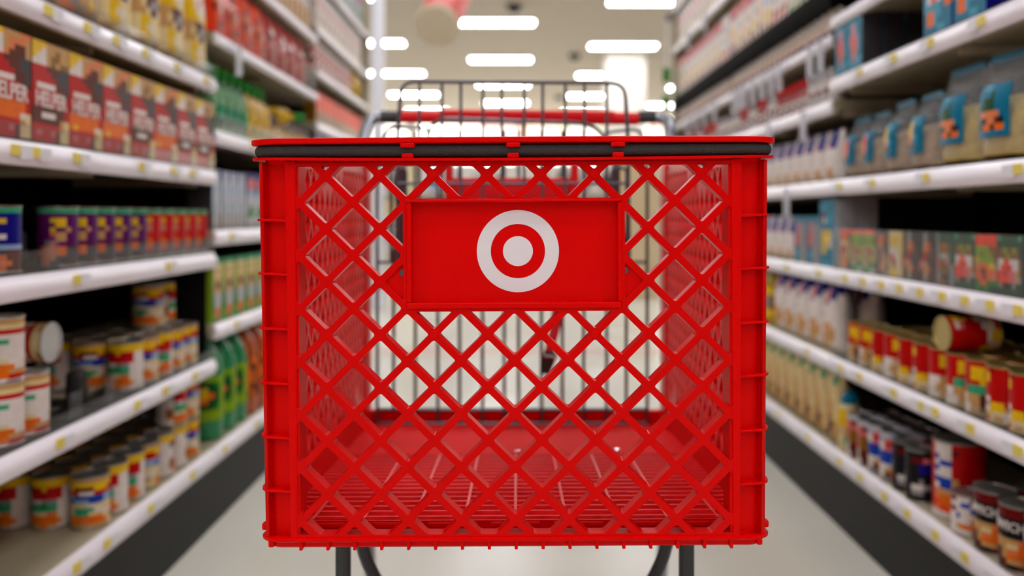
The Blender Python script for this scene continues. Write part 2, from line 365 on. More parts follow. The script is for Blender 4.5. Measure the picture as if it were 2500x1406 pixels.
def p_can(name, r, h, rows, lid=TIN, lid_part=True, rim=.004, seg=24, body_only=False):
    bm = nb(); P = Pal(); nr = len(rows); nc = len(rows[0]); z0, z1 = rim, h - rim
    rings = []
    for i in range(nr + 1):
        z = z0 + (z1 - z0) * i / nr
        rings.append([bm.verts.new((r * math.cos(2 * PI * (k + .5) / seg + PI), r * math.sin(2 * PI * (k + .5) / seg + PI), z)) for k in range(seg)])
    for i in range(nr):
        for k in range(seg):
            u = (k + 1) % seg
            fr = ((k + .5) / seg * 2) % 1.0          # label artwork twice around, centred on the front
            fr = (fr + .5) % 1.0 if False else fr
            c = rows[nr - 1 - i][min(nc - 1, int(fr * nc))]
            bm.faces.new((rings[i][k], rings[i][u], rings[i + 1][u], rings[i + 1][k])).material_index = P(c)
    bm.faces.new(rings[0][::-1]).material_index = P(rows[-1][0]); bm.faces.new(rings[-1]).material_index = P(rows[0][0])
    o = build(name, bm, P.mats(), smooth=True)
    for zz, flip in ((h, 1), (0, -1)):
        b = nb(); lathe(b, [(r * .99, zz - flip * rim), (r * 1.02, zz - flip * rim * .6), (r * 1.02, zz), (r * .93, zz), (r * .91, zz - flip * rim * .5), (r * .3, zz - flip * rim * .5)][::1], seg)
        bmesh.ops.recalc_face_normals(b, faces=b.faces)
        build('lid' if flip > 0 else 'bottom_rim', b, lid, o, smooth=True)
    return o
def p_bottle(name, prof, bodym, capprof=None, capm='G', rows=None, lr=None, lz=None, seg=18):
    bm = nb(); lathe(bm, prof, seg); o = build(name, bm, bodym, smooth=True)
    if capprof: b = nb(); lathe(b, capprof, seg); build('cap', b, pm(capm) if isinstance(capm, str) else capm, o, smooth=True)
    if rows:
        b = nb(); P = Pal(); nr = len(rows); nc = len(rows[0])
        R = [[b.verts.new(((lr) * math.cos(2 * PI * k / seg + PI), (lr) * math.sin(2 * PI * k / seg + PI), lz[0] + (lz[1] - lz[0]) * i / nr)) for k in range(seg)] for i in range(nr + 1)]
        for i in range(nr):
            for k in range(seg):
                b.faces.new((R[i][k], R[i][(k + 1) % seg], R[i + 1][(k + 1) % seg], R[i + 1][k])).material_index = P(rows[nr - 1 - i][int(((k + .5) / seg * 2) % 1 * nc)])
        build('label_band', b, P.mats(), o, smooth=True)
    return o
def p_bag(name, w, d, h, rows, back='w', mats=None, top=.12, seam=True, jag=0):
    bm = nb(); P = Pal(); nr, nc = len(rows), len(rows[0]); NU = nc * 2; NV = nr * 2
    def prof(t):
        a = min(1, (t / .08) ** .5) if t < .08 else 1
        b = 1 if t < .55 else max(.03, 1 - ((t - .55) / .45) ** 1.6)
        return max(.04, a * b)
    rng = random.Random(len(name) + nr)
    for sgn in (1, -1):
        V = []
        for i in range(NV + 1):
            t = i / NV; row = []
            for j in range(NU + 1):
                u = j / NU * 2 - 1
                th = d / 2 * prof(t) * (max(0, 1 - abs(u) ** 2.6) ** .6) + .001
                ww = w / 2 * (1 - .06 * math.sin(PI * t)) * (1 if t < .9 else 1 - (t - .9) * .5)
                th += jag * (rng.random() - .5)
                row.append(bm.verts.new((sgn * th, u * ww, t * h)))
            V.append(row)
        for i in range(NV):
            for j in range(NU):
                c = rows[nr - 1 - i // 2][j // 2] if sgn > 0 else back
                f = (V[i][j], V[i][j + 1], V[i + 1][j + 1], V[i + 1][j])
                bm.faces.new(f if sgn > 0 else f[::-1]).material_index = P(c)
    bmesh.ops.remove_doubles(bm, verts=bm.verts, dist=.0022 if not jag else .0015)
    return build(name, bm, mats or P.mats(), smooth=True)
# label / placement
def dup(o, parent=None):
    c = o.copy(); COL.objects.link(c)
    if parent is not None: c.parent = parent
    for ch in o.children: dup(ch, c)
    return c
USED = {}
def put(proto, side, x_front, half_d, y, z, label, cat, group, rot=0, tilt=0):
    first = proto.name not in USED
    o = proto if first else dup(proto); USED[proto.name] = 1
    o.location = (side * (x_front + half_d), y, z); o.rotation_euler = (0, 0, (0 if side < 0 else PI) + rot)
    tag(o, label, cat, group)
    for k in ('label_', 'tmp'): pass
    return o
def row(protos, side, y0, pitch, n, z, x_front, half_d, desc, cat, where, ranks=1, rdep=.08, jitter=.002, skip=(), rankskip={}):
    """protos: list cycled along the row, n items from the camera end; desc: list of descriptions"""
    X = (LX if side < 0 else RX) + x_front
    seen = {}
    for rk in range(ranks):
        for k in range(n):
            if k in skip or k in rankskip.get(rk, ()): continue
            p = protos[k % len(protos)]; ds = desc[k % len(desc)]
            if rk == 0:
                lab = '%s, %s from near end, %s' % (ds, ORD[k + 1], where)
            else:
                lab = '%s, %s along, %s deep, %s' % (ds, ORD[k + 1], ORD[rk + 1], where)
            put(p, side, X + rk * rdep, half_d, y0 + k * pitch + random.uniform(-jitter, jitter), z + .0006, lab, cat, desc[k % len(desc)].split(',')[0] + ' row, ' + where, rot=random.uniform(-.03, .03))
MATZ = .004
# ---- left near bay
boxA = p_box('dinner_mix_box', .124, .045, .182, ['yyyaaaee', 'yywaeeea', 'ywwaebba', 'wwwebbba', 'rrrbbbdd', 'rrrrbbdd', 'rrrrrbbd', 'rwwwwbbd', 'rrrrrrbb', 'rrrrrrrr', 'rrrrrrrr', 'ooooooor', 'ooooooor', 'oyoooowc', 'rrrrrrac', 'rirriRcc', 'rrrrrRcc'], 'R', 'a')
lettering(boxA, 'HELPER', .040, .0232, .064, 'w', narrow=.78)
boxB = p_box('dinner_mix_box', .124, .045, .182, ['yyyaaaaa', 'yywaaOaa', 'ywwaOOaa', 'wwwaOaOO', 'rrrbbbdd', 'rrrrbddd', 'rrrrrbdd', 'rwwwwbbd', 'rrrrrrbb', 'rrrrrrrr', 'rrrrrrrr', 'bbbbbbbr', 'bbwwwbbr', 'bbbbbbac', 'rrrrrrac', 'rirriRcc', 'rrrrrRcc'], 'R', 'a')
lettering(boxB, 'HELPER', .040, .0232, .064, 'w', narrow=.78)
seq = 'BBOBOOBOO'[::-1]
WHL = "the near left rack's %s shelf"
descB = []; seqn = ['O', 'O', 'B', 'O', 'O', 'B', 'O', 'B', 'B']
YB0 = 2.396 - .064 - .1287 * 8
for rk in range(2):
    for k in range(9):
        pr = boxA if seqn[k] == 'O' else boxB
        y = YB0 + .1287 * k
        band = 'orange band' if seqn[k] == 'O' else 'brown band'
        lab = 'red dinner mix box with %s, %s in the row behind the clear fence' % (band, ORD[k + 1]) if rk == 0 else 'red dinner mix box with %s, standing behind the %s front box' % (band, ORD[k + 1])
        if rk == 1 and k > 5: continue
        put(pr, -1, .866 + .05 * rk, .0225, y, 1.013 + MATZ, lab, 'box', 'red dinner mix boxes', rot=random.uniform(-.03, .03))
bagY = p_bag('rice_bag', .145, .05, .26, ['yyyyyyyy', 'yyyccyyy', 'yycwwcyy', 'yywwiwyy', 'yywiwwyy', 'yycwwcyy', 'yyyccyyc', 'aabbbaac', 'acbssbac', 'aacbbcaa', 'cyyccyac', 'cycwccyc', 'cyycccyc', 'aayccaac'], 'c')
bagT = p_bag('rice_bag', .145, .05, .26, ['aaaaaaaa', 'yyaaaaya', 'yaaaaaya', 'yyaeeaaa', 'ayyaaeea', 'aayyaaea', 'aayyyaea', 'asaayyaa', 'asaayyaa', 'ayysaaya', 'ayyssaaa', 'aaysysaa', 'esaayaaa', 'eesaaaaa'], 'a')
for k in range(7):
    pr = bagT if k < 3 else bagY; y = 1.40 + .151 * k
    put(pr, -1, .868, .025, y, 1.275 + MATZ, ('tan pasta bag, yellow bits' if k < 3 else 'yellow rice bag with white oval') + ', %s from the near end of the top left shelf' % ORD[k + 1], 'bag', 'yellow and tan bags on top left shelf')
canP = p_can('nut_can', .037, .118, ['hhhhhhhh', 'pppppppp', 'ppppyypp', 'pppppypp', 'ppppypap', 'ppppiapp', 'pppppapp', 'ppppippp', 'bbdeeodb', 'pdooeodd', 'dddoeddd', 'bddoddbb'], TIN)
canM = p_can('nut_can', .037, .118, ['hhhhhhhh', 'mmmmmmmm', 'mmmmmymm', 'mmmmmimm', 'mmmmaamm', 'mmmmmimm', 'mmmmmmmm', 'mmmmoomm', 'bmmmoomb', 'bbmoeobb', 'dddoomdd', 'bddobdbb'], TIN)
canN = p_can('nut_can', .037, .118, ['hhhhhhhh', 'nnnnnnnn', 'nnyyyynn', 'nnnyynnn', 'nnnwwnnn', 'nnwwwwnn', 'nnnwnnnn', 'uuuuuuuu', 'beeoodbb', 'boeooobb', 'beoooeob', 'bboooobb'], TIN)
for k in range(10):
    y = 1.668 + .0775 * k; pr = canP if k < 5 else canM
    put(pr, -1, .876, .037, y, .777 + MATZ, ('purple topped food can' if k < 5 else 'crimson topped food can') + ', %s from the near end behind the low fence' % ORD[(k if k < 5 else k - 5) + 1], 'can', ('purple' if k < 5 else 'crimson') + ' food cans on the third left shelf')
put(canN, -1, .876, .037, 1.475, .777 + MATZ, 'navy blue food can with yellow words beside the gap on the third left shelf', 'can', None)
put(canN, -1, .876, .037, 1.395, .777 + MATZ, 'navy blue food can at the very left picture edge', 'can', None)
soupG = p_can('soup_can', .0385, .112, ['aacccaaa', 'cccccccc', 'rrrrrrrr', 'wiirrwww', 'wgggwhww', 'wwwwwwww', 'whhhhwww', 'wwwwwwww', 'cwwoocww', 'woooooow', 'aoobooaa', 'rroooorr'], mat('bright_tin_lid', (190, 190, 192), .3, .8))
soupY = p_can('soup_can', .0385, .11, ['yyyyyyyy', 'yyyyyyyy', 'wRRryrrw', 'wsRrrrrw', 'wwmmmmmw', 'wwswssww', 'wwhhghww', 'wrghhhww', 'wgwcceww', 'wroooocw', 'wcooooow', 'wwaaoaww'], TIN)
soupB = p_can('soup_can', .0385, .11, ['aaaaaaaa', 'yyyyyyyy', 'ryRRRyyr', 'rrrwwrrr', 'uuBBBBuu', 'uBuuBBuu', 'ccccwccc', 'wchhhwcc', 'wchhccww', 'caooooca', 'cooeoooc', 'caaaaaac'], TIN)
SL = 'the fourth left shelf'
put(soupG, -1, .878, .0385, 1.487, .475 + MATZ, 'cream and red soup can at left edge, bottom of its pair', 'can', 'cream banded soup cans')
put(soupG, -1, .878, .0385, 1.487, .475 + MATZ + .1132, 'cream and red soup can at left edge, top of its pair', 'can', 'cream banded soup cans')
put(soupG, -1, .878, .0385, 1.567, .475 + MATZ, 'cream and red soup can standing below the lying can', 'can', 'cream banded soup cans')
o = put(soupG, -1, .878, .0385, 1.567, .475 + MATZ + .1132 + .0395, 'red and cream soup can lying on its side, silver end showing', 'can', 'cream banded soup cans')
o.rotation_euler = (0, PI / 2, 0); o.location = (-1.03, 1.655, .475 + MATZ + .1132 + .0395); o.rotation_euler = (0, PI / 2, 0)
put(soupG, -1, .878 + .11, .0385, 1.65, .475 + MATZ, 'cream and red soup can hidden behind, carrying the lying can', 'can', 'cream banded soup cans')
for rk in range(3):
    for k in range(5):
        if rk == 0 and k == 4: pass
        pr = (soupY, soupB, soupY, soupB, soupB)[(k + rk) % 5]
        lab = 'yellow topped soup can, %s in the front line on %s' % (ORD[k + 1], SL) if rk == 0 else 'yellow topped soup can, %s across, %s line back, %s' % (ORD[k + 1], ORD[rk + 1], SL)
        put(pr, -1, .878 + .083 * rk, .0385, 1.965 + .083 * k, .475 + MATZ, lab, 'can', 'yellow topped soup cans on ' + SL, rot=random.uniform(-.5, .5))
put(soupB, -1, .935, .0385, 2.215, .475 + MATZ + .1115, 'yellow and blue soup can standing on top of the others', 'can', None)
put(soupY, -1, .94, .0385, 2.30, .475 + MATZ + .1115, 'red soup can standing on others next to the dark corner', 'can', None, rot=1.6)
for rk in range(3):
    for k in range(7):
        lab = 'yellow rimmed soup can, %s in the front line of the bottom left shelf' % ORD[k + 1] if rk == 0 else 'yellow rimmed soup can, %s across, %s line back, bottom left shelf' % (ORD[k + 1], ORD[rk + 1])
        put(soupY if (k + rk) % 3 else soupB, -1, .877 + .083 * rk, .0385, 1.80 + .0845 * k, .2205, lab, 'can', 'yellow rimmed soup cans on the bottom left shelf', rot=random.uniform(-.9, .9))
put(soupY, -1, .877, .0385, 2.222, .2205 + .1115, 'yellow rimmed soup can stacked above the bottom row', 'can', None, rot=1.2)
put(soupB, -1, .877, .0385, 2.307, .2205 + .1115, 'red and blue soup can stacked beside the green bottles', 'can', None)
# black shelf pushers
for k, (y, z) in enumerate(((1.575, .777 + MATZ), (1.66, .475 + MATZ), (1.80, .475 + MATZ))):
    e = empty('shelf_pusher', (-.9, y, z), 'black spring pusher with clear stop ' + ('between navy and purple cans', 'beside the cream banded soup cans', 'nearest the yellow topped soup cans')[k], 'shelf pusher', 'black shelf pushers')
    bm = nb(); box(bm, -1.27, -.872, y - .024, y + .024, z, z + .006); build('track', bm, RUBBER, e)
    bm = nb(); box(bm, -.96, -.93, y - .024, y + .024, z + .006, z + .072); build('pusher_block', bm, RUBBER, e, bevel=.01)
    bm = nb(); box(bm, -.874, -.871, y - .024, y + .024, z + .006, z + .055); build('clear_stop', bm, ACRYL, e, bevel=.006)

# ---- left middle bay
def soda(nm, bodym, capc, rows):
    return p_bottle(nm, [(.02, 0), (.05, .004), (.053, .03), (.053, .2), (.05, .225), (.03, .265), (.015, .285), (.014, .3)], bodym, [(.016, .293), (.016, .312), (.014, .315)], capc, rows, .0537, (.06, .19))
sG = soda('soda_bottle', SODAG, 'G', ['llllllll', 'lgGGGGgl', 'lGGyyGGl', 'lGoyyoGl', 'lGGooGGl', 'lgGGGGgl', 'llllllll', 'llllllll'])
sO = soda('soda_bottle', SODAO, 'b', ['bboobboo', 'booooobb', 'boowvoob', 'bvoovoob', 'booovobb', 'bboobbob'])
sY = soda('soda_bottle', SODAY, 'l', ['llgglyll', 'lgglyyll', 'lyyyygll', 'lyoyyygl', 'gllyyyll', 'lllyylll'])
ML = "middle left rack's %s shelf"
def mk(protos, n0, y0, pitch, n, z, xf, hd, desc, cat, where, side=-1, **kw):
    row(protos, side, y0, pitch, n, z, xf, hd, desc, cat, where, **kw)
row([sG, sG, sG, sO, sO, sY, sY, sG, sO, sY, sG], -1, 2.50, .108, 11, .22, .02, .053, ['green soda bottle'] * 3 + ['orange soda bottle'] * 2 + ['yellow green soda bottle'] * 2 + ['green soda bottle', 'orange soda bottle', 'yellow soda bottle', 'green soda bottle'], 'bottle', ML % 'bottom')
cart1 = p_box('broth_carton', .098, .07, .185, ['GhhhhhhG', 'lccccccl', 'lacaaccl', 'lccccccl', 'laaaaaal', 'gcbbbbcg', 'gaaaaaag', 'gszzzzsg', 'gszzzzsg', 'ggzzzzgg', 'ggeoeegg', 'lgoeoggl', 'hgggeghh'], 'l', 'G')
row([cart1], -1, 2.458, .104, 11, .57, .02, .035, ['green and cream broth carton'], 'carton', ML % 'second')
cart2 = p_box('milk_carton', .07, .07, .175, ['nuwunwun', 'nuwwuwun', 'uuwwuuwu', 'uuwuuuwu', 'zuwuzzwu', 'zuwuzzwu', 'zTwuTzwz', 'zTwuTzwz', 'sswussws', 'sswsssws', 'ssssssss'], 'd', 'n')
cart3 = p_box('milk_carton', .1, .07, .18, ['nnnnnnnn', 'niiiiiin', 'niiiiiin', 'nuuuuuun', 'zzzzzzzz', 'zzzzzzzz', 'zzggggzz', 'zgggggzz', 'zzzzzzzz', 'ssssssss'], 's', 'n')
row([cart2], -1, 2.45, .074, 4, .84, .02, .035, ['slim blue and white striped carton'], 'carton', ML % 'third')
row([cart3], -1, 2.77, .104, 8, .84, .02, .035, ['blue carton with green leaf'], 'carton', ML % 'third')
vin = p_bottle('oil_bottle', [(.02, 0), (.032, .003), (.033, .1), (.026, .125), (.012, .15), (.011, .175)], GLASSG, [(.0135, .168), (.0135, .2), (.011, .202)], 'g', ['GGhhGGhh', 'GhwwhGhh', 'ssGGssGG'], .0336, (.02, .08))
oil = p_bottle('oil_bottle', [(.02, 0), (.036, .003), (.037, .1), (.03, .13), (.012, .15), (.011, .17)], GLASSY, [(.016, .16), (.016, .198), (.013, .2)], 'g', ['OyyyyyyO', 'gOyyyyOg'], .0376, (.02, .06))
jarb = p_bottle('sauce_jar', [(.02, 0), (.033, .003), (.034, .08), (.03, .1), (.026, .108)], GLASSB, [(.028, .104), (.028, .12), (.025, .122)], 'd', ['aaccaacc', 'acwwcaaa', 'aoccoaaa', 'bbaabbaa'], .0346, (.015, .075))
row([vin], -1, 2.45, .072, 5, 1.13, .02, .035, ['clear green oil bottle with green cap'], 'bottle', ML % 'fourth')
row([oil], -1, 2.82, .078, 3, 1.13, .02, .037, ['golden oil bottle with green cap'], 'bottle', ML % 'fourth')
row([jarb], -1, 3.08, .074, 7, 1.13, .02, .034, ['brown sauce jar with tan label'], 'jar', ML % 'fourth')
put(oil, -1, .95, .037, 3.10, 1.13 + .123, 'orange brown bottle lying tilted above the sauce jars', 'bottle', None).rotation_euler = (0, PI / 2, .5)
bagO = p_bag('candy_bag', .13, .05, .19, ['vvvvvvvv', 'vovvbvov', 'vvbbvvvv', 'veevvbvv', 'vbvowovv', 'vvovvvvv', 'vvvbbvvv', 'vvvovvvv'], 'v')
bagR = p_bag('candy_bag', .13, .05, .19, ['rrrrrrrr', 'rbrrrrRr', 'rrwwwrrr', 'rRrrrrrr', 'riirrrrr', 'rrrraarr', 'rRrrrrrr', 'rrrrrrrr'], 'R')
row([bagO], -1, 2.48, .137, 4, 1.41, .02, .025, ['orange snack bag behind tall clear fence'], 'bag', ML % 'fifth')
row([bagR], -1, 3.03, .137, 4, 1.41, .02, .025, ['red snack bag behind tall clear fence'], 'bag', ML % 'fifth')
jarw = p_bottle('spread_jar', [(.02, 0), (.034, .003), (.036, .06), (.036, .1), (.03, .115)], mat('pale_jar', (206, 186, 164), .25), [(.034, .112), (.034, .132), (.03, .134)], 'w', ['wwiiwwaa', 'wiwwiwaa', 'waaaawaa', 'wwaawwaa'], .0368, (.02, .09))
row([jarw], -1, 2.45, .078, 15, 1.655, .02, .036, ['pale spread jar with white lid'], 'jar', ML % 'sixth')
boxW = p_box('cracker_box', .09, .05, .17, ['wwwwuuww', 'wiiwwwww', 'wiiiwbww', 'wwwwaaww', 'wwssswww', 'waaaaaww', 'wwwwwwww'], 'w')
row([boxW], -1, 2.46, .096, 12, 1.95, .02, .025, ['white cracker box with pink mark'], 'box', ML % 'top')
# ---- left far bay
FL = "far left rack's %s shelf"
boxO = p_box('snack_box', .075, .05, .135, ['vvvvvvvv', 'vvvovvvv', 'vvvvvvvv', 'vvoovvvv', 'aobbaaoa', 'aaabbaaa', 'aabaabaa'], 'O')
jarp = p_bottle('pink_jar', [(.02, 0), (.034, .003), (.036, .06), (.036, .1), (.03, .115)], mat('pink_jar', (204, 150, 146), .25), [(.034, .112), (.034, .132), (.03, .134)], 'w', ['iiwwiiww', 'iRiiwwii', 'wwiiRRww', 'iiwwiiww'], .0368, (.02, .09))
row([boxO], -1, 3.70, .082, 13, 1.29, .02, .025, ['bright orange snack box with tan base'], 'box', FL % 'fifth')
row([jarp], -1, 3.70, .08, 10, 1.52, .02, .036, ['pink jar with white lid'], 'jar', FL % 'sixth')
row([oil], -1, 4.54, .085, 3, 1.52, .02, .037, ['yellow oil bottle near the far post'], 'bottle', FL % 'sixth')
row([boxW], -1, 3.70, .096, 11, 1.71, .02, .025, ['white and pink cracker box'], 'box', FL % 'seventh')
row([cart3], -1, 3.70, .11, 10, 1.94, .02, .035, ['blue and white carton'], 'carton', FL % 'top')
row([cart2], -1, 3.68, .078, 14, 1.06, .02, .035, ['pale blue striped carton'], 'carton', FL % 'fourth')
row([cart1], -1, 3.70, .104, 11, .84, .02, .035, ['green and cream carton'], 'carton', FL % 'third')
row([soupY], -1, 3.70, .09, 12, .57, .02, .0385, ['yellow topped can'], 'can', FL % 'second')
row([sO], -1, 3.72, .12, 9, .22, .02, .053, ['orange soda bottle'], 'bottle', FL % 'bottom')

# ---- right near bay
NR = "the near right rack's %s shelf"
boxT = p_box('pasta_box', .088, .055, .148, ['tTTttttT', 'TTTTtTtT', 'tTiiTttt', 'tTiiTttt', 'TiviiTtt', 'TiiviTtt', 'TtvooTtt', 'TtviTttt', 'TTtiTTTT', 'tTTttTTt'], 'd', 'T')
for rk in range(4):
    for k in range(2):
        put(boxT, 1, .915 + .06 * rk, .0275, 2.275 + .094 * k, 1.279 + MATZ, 'teal pasta box with pink pepper, ' + ('nearer' if k == 0 else 'farther') + ' column, %s from front, top right shelf' % ORD[rk + 1], 'box', 'teal pasta boxes on the top right shelf')
boxT2 = p_box('pasta_box', .12, .055, .13, ['TTiiTttt', 'TwiiwTtt', 'TwbbwTtt', 'TwiiwToo', 'TTTTTtoo', 'tooTTttt', 'tooTtttt', 'ttttTTtt'], 'n', 't')
for rk in range(2):
    for k in range(2):
        put(boxT2, 1, .915 + .06 * rk, .0275, 1.70 + .13 * k, 1.279 + MATZ, 'teal box with white picture near top edge, ' + ('nearer' if k == 0 else 'farther') + ' column, %s in depth' % ORD[rk + 1], 'box', 'teal picture boxes on the top right shelf')
def pasta_bag(fill, lab, w, h):
    o = p_bag('pasta_bag', w, .075, h * .62, ['yyyy'] * 6, 'y', mats=[fill] * 4, jag=.006)
    sh = p_bag('clear_wrap', w * 1.05, .088, h, ['wwwwwwww'] * 8, 'w', mats=[CELLO] * 4); sh.parent = o
    # printed label wrapped over the front of the wrap
    bm = nb(); P = Pal(); rows_ = lab; nr, nc = len(rows_), len(rows_[0]); V = []
    for i in range(nr + 1):
        r_ = []
        for j in range(nc + 1):
            u = (j / nc * 2 - 1) * .62; t = .22 + .5 * i / nr
            b = 1 if t < .55 else 1 - ((t - .55) / .45) ** 1.6
            th = .044 * b * (1 - abs(u) ** 2.6) ** .6 + .004
            r_.append(bm.verts.new((th, u * w / 2, t * h)))
        V.append(r_)
    for i in range(nr):
        for j in range(nc): bm.faces.new((V[i][j], V[i][j + 1], V[i + 1][j + 1], V[i + 1][j])).material_index = P(rows_[nr - 1 - i][j])
    l = build('printed_label', bm, P.mats(), o, smooth=True)
    bm = nb(); box(bm, -.003, .003, -w * .42, w * .42, h * .955, h * 1.04); build('header_strip', bm, pm('t'), o)
    return o
pbA = pasta_bag(PASTA, ['ttTTtttt', 'ttttGttt', 'ttGGGttt', 'tGGGGttt', 'teeeeett', 'tkkeebkt', 'tkookoot', 'tttttttt'], .15, .205)
pbB = pasta_bag(PASTAB, ['tttTTttt', 'ttyyttTt', 'tyyytttt', 'tyyytttt', 'tovyTTtt', 'teettttt', 'tGGbbttt', 'tttttttt'], .12, .17)
pbC = pasta_bag(PASTAB, ['ttTTtttt', 'tttvvttt', 'ttvvvttt', 'tvvevttt', 'vvveettt', 'vveebttt', 'GGbbGttt', 'tttttttt'], .115, .16)
for nm, pr, y, lab in (('a', pbA, 1.46, 'clear pasta bag with teal label at the right picture edge'), ('b', pbA, 1.64, 'large clear bag of yellow pasta with teal label, second from right edge'), ('c', pbA, 1.80, 'clear pasta bag, second largest, white glare down its front'),
                       ('d', pbB, 1.955, 'clear brown pasta bag with teal label and yellow patch, nearer one'), ('e', pbB, 2.09, 'clear brown pasta bag with teal label and yellow patch, farther one'), ('f', pbC, 2.225, 'clear pasta bag with orange red printing, nearer one'), ('g', pbC, 2.35, 'clear pasta bag with orange red printing beside white packs')):
    put(pr, 1, .925, .044, y, .985 + MATZ, lab, 'bag', 'clear pasta bags on the right shelf', rot=random.uniform(-.1, .1))
PK = [('ovvvvvvo', 'ooooo yo'.replace(' ', 'o'), 'crrrrcac', 'arrreaac', 'acoooaac', 'booyooab')]
def pk(rows): return p_box('seasoning_packet', .074, .02, .11, rows, 'd')
pk1 = pk(['vvvvvvvv', 'oooooobb', 'oooooobb', 'ccccccab', 'crrrrcab', 'arrrracb', 'aaaaaacb', 'aoooaakk', 'coooaakk', 'aaaaabkk'])
pk2 = pk(['vvvvvvvv', 'lllllllg', 'lOllOllg', 'lllllllg', 'loobboyg', 'laabbbog', 'laabaayg', 'yaabbalg', 'gwlgggGg', 'gggggwwg'])
pk3 = pk(['RkkkkkRk', 'bbooobRR', 'boooobRR', 'bbaabbRk', 'abkkabkk', 'abkkaibk', 'abkkaiab', 'bbbaiiab', 'bbbaaabb', 'sbbbbsss'])
pk4 = pk(['cccccccy', 'cyyyyycy', 'cyyyyycy', 'cccccccy', 'wwwwcccy', 'crrwwcca', 'crrrwcca', 'ccGOwcca', 'cyyycccc', 'cyyyccac'])
pk5 = pk(['kksskkkk', 'kksskkkk', 'kkaoobkk', 'kbaoobbk', 'kkrrbbbk', 'krrbbkbk', 'iiaabbkk', 'ikaeebkR', 'kkaabbkR', 'kksskbkR'])
pk6 = pk(['sGGGGGGG', 'sGGGGGGG', 'sOOoOOGG', 'sOOOOOGG', 'ssswssGG', 'iOOOisGG', 'iOObOOss', 'sOOOOdss', 'ssbkkdss', 'sOOObdss'])
pk7 = pk(['hGGGGGGh', 'GGGGGGGG', 'OOlOOlOG', 'OOOlOOOG', 'wwvvwwwO', 'wvvrvwwO', 'vvrviiaO', 'vvvviias', 'sOkkGsGG', 'GGGGGGGG'])
pk8 = pk(['vvvvvvvv', 'vvvvvvvv', 'lllllOOO', 'llOlllOO', 'yllllllO', 'aooooyya', 'oobboooe', 'oovbooie', 'gOooOggg', 'ggGggGGG'])
PKD = ['orange topped seasoning packet', 'lime packet with orange top', 'dark brown seasoning packet', 'pale yellow packet with red pepper', 'black and brown packet', 'dark green packet with gold words', 'green and salmon packet', 'lime packet with vermilion top']
order = [8, 7, 6, 5, 5, 4, 3, 2, 2, 1, 1]
pkm = {1: pk1, 2: pk2, 3: pk3, 4: pk4, 5: pk5, 6: pk6, 7: pk7, 8: pk8}
order = [7, 8, 7, 6, 5, 5, 4, 3, 2, 2, 1]
for rk in range(3):
    for k in range(11):
        y = 1.56 + .078 * k
        lab = '%s, %s from near end, behind the right clear fence' % (PKD[order[k] - 1], ORD[k + 1]) if rk == 0 else '%s, %s along, %s deep, behind right clear fence' % (PKD[order[k] - 1], ORD[k + 1], ORD[rk + 1])
        if rk and k > 6: continue
        put(pkm[order[k]], 1, .914 + .024 * rk, .01, y, .73 + MATZ, lab, 'packet', 'seasoning packets behind the right clear fence')
beanR = p_can('bean_can', .0365, .11, ['rrrrrrrr', 'ryyyyyrr', 'ryyyoyrr', 'ryyyyyrr', 'rryyyrrr', 'rrrrrrrr', 'waaaaaww', 'wabbbaww', 'aabRbaaw', 'aabbbaaw', 'wabbaaww'], GOLDTIN)
beanG = p_can('bean_can', .0365, .11, ['rrrrrrrr', 'ryyyyyrr', 'ryyOyyrr', 'ryyyyrrr', 'rryyrrrr', 'hhhhhhrr', 'hhhhhhrr', 'aabbaaww', 'aabRbaaw', 'wabbbaww', 'wabbaaww'], GOLDTIN)
beanP = p_can('bean_can', .0365, .11, ['Rrrrrrrr', 'rrrrrwyy', 'rrrrriyy', 'rrrrrryr', 'rrrrrrrr', 'rrrrrrrr', 'rrrrrrww', 'yyrrrwss', 'yyawwwBw', 'ccwyywyy', 'cawyyrrr'], GOLDTIN)
BS = 'the fourth right shelf'
for rk in range(3):
    for k in range(11):
        y = 1.555 + .0765 * k; t = [2, 2, 1, 1, 0, 2, 2, 0, 2, 0, 0][k]
        pr = (beanR, beanG, beanP)[t]; ds = ('red can with yellow words', 'red can with mint green band', 'plain red can turned sideways')[t]
        if rk and k > 8: continue
        lab = '%s, %s from the near end on %s' % (ds, ORD[k + 1], BS) if rk == 0 else '%s, %s along, %s line back, %s' % (ds, ORD[k + 1], ORD[rk + 1], BS)
        put(pr, 1, .916 + .076 * rk, .0365, y, .477 + MATZ, lab, 'can', 'red bean cans on ' + BS, rot=random.uniform(-.3, .3))
o = put(beanP, 1, .93, .0365, 1.745, .477 + MATZ + .111 + .0372, 'dark red can lying on its side with gold end showing', 'can', None); o.rotation_euler = (0, -PI / 2, 0); o.location = (1.02, 1.80, .477 + MATZ + .111 + .0372)
# right bottom shelf
bigc = p_can('tomato_can', .054, .17, ['wwrrrrrr', 'wwRrrrrr', 'Bwrrrrrr', 'wBrrrrRr', 'Bwrrrrrr', 'wwrrrrrr', 'BBarwwrr', 'wBaawrrr', 'eawrrrrr', 'eoowwrrr', 'voeewrrr', 'evoowwrr', 'wwewwwww'], TIN)
manw = p_can('sloppy_sauce_can', .0385, .122, ['RRRRRRRR', 'RRRRRRRR', 'kkkkkkkk', 'kkkkkkkk', 'kkkkkkkk', 'kkkkkkkk', 'aaeooeaa', 'acoooeoa', 'aeovooeb', 'aooobbob', 'baabbkbb', 'bkbbbkbk'], TIN)
lettering(manw, 'MANWICH', .024, 0, .076, 'w', rad=.0388, narrow=.8)
smc = p_can('tomato_can', .037, .085, ['wwRRRRRR', 'wBwRRRRw', 'wwBRRRRR', 'BwwRRRww', 'wwaeewww', 'aoeooaww', 'wwaawwww'], TIN)
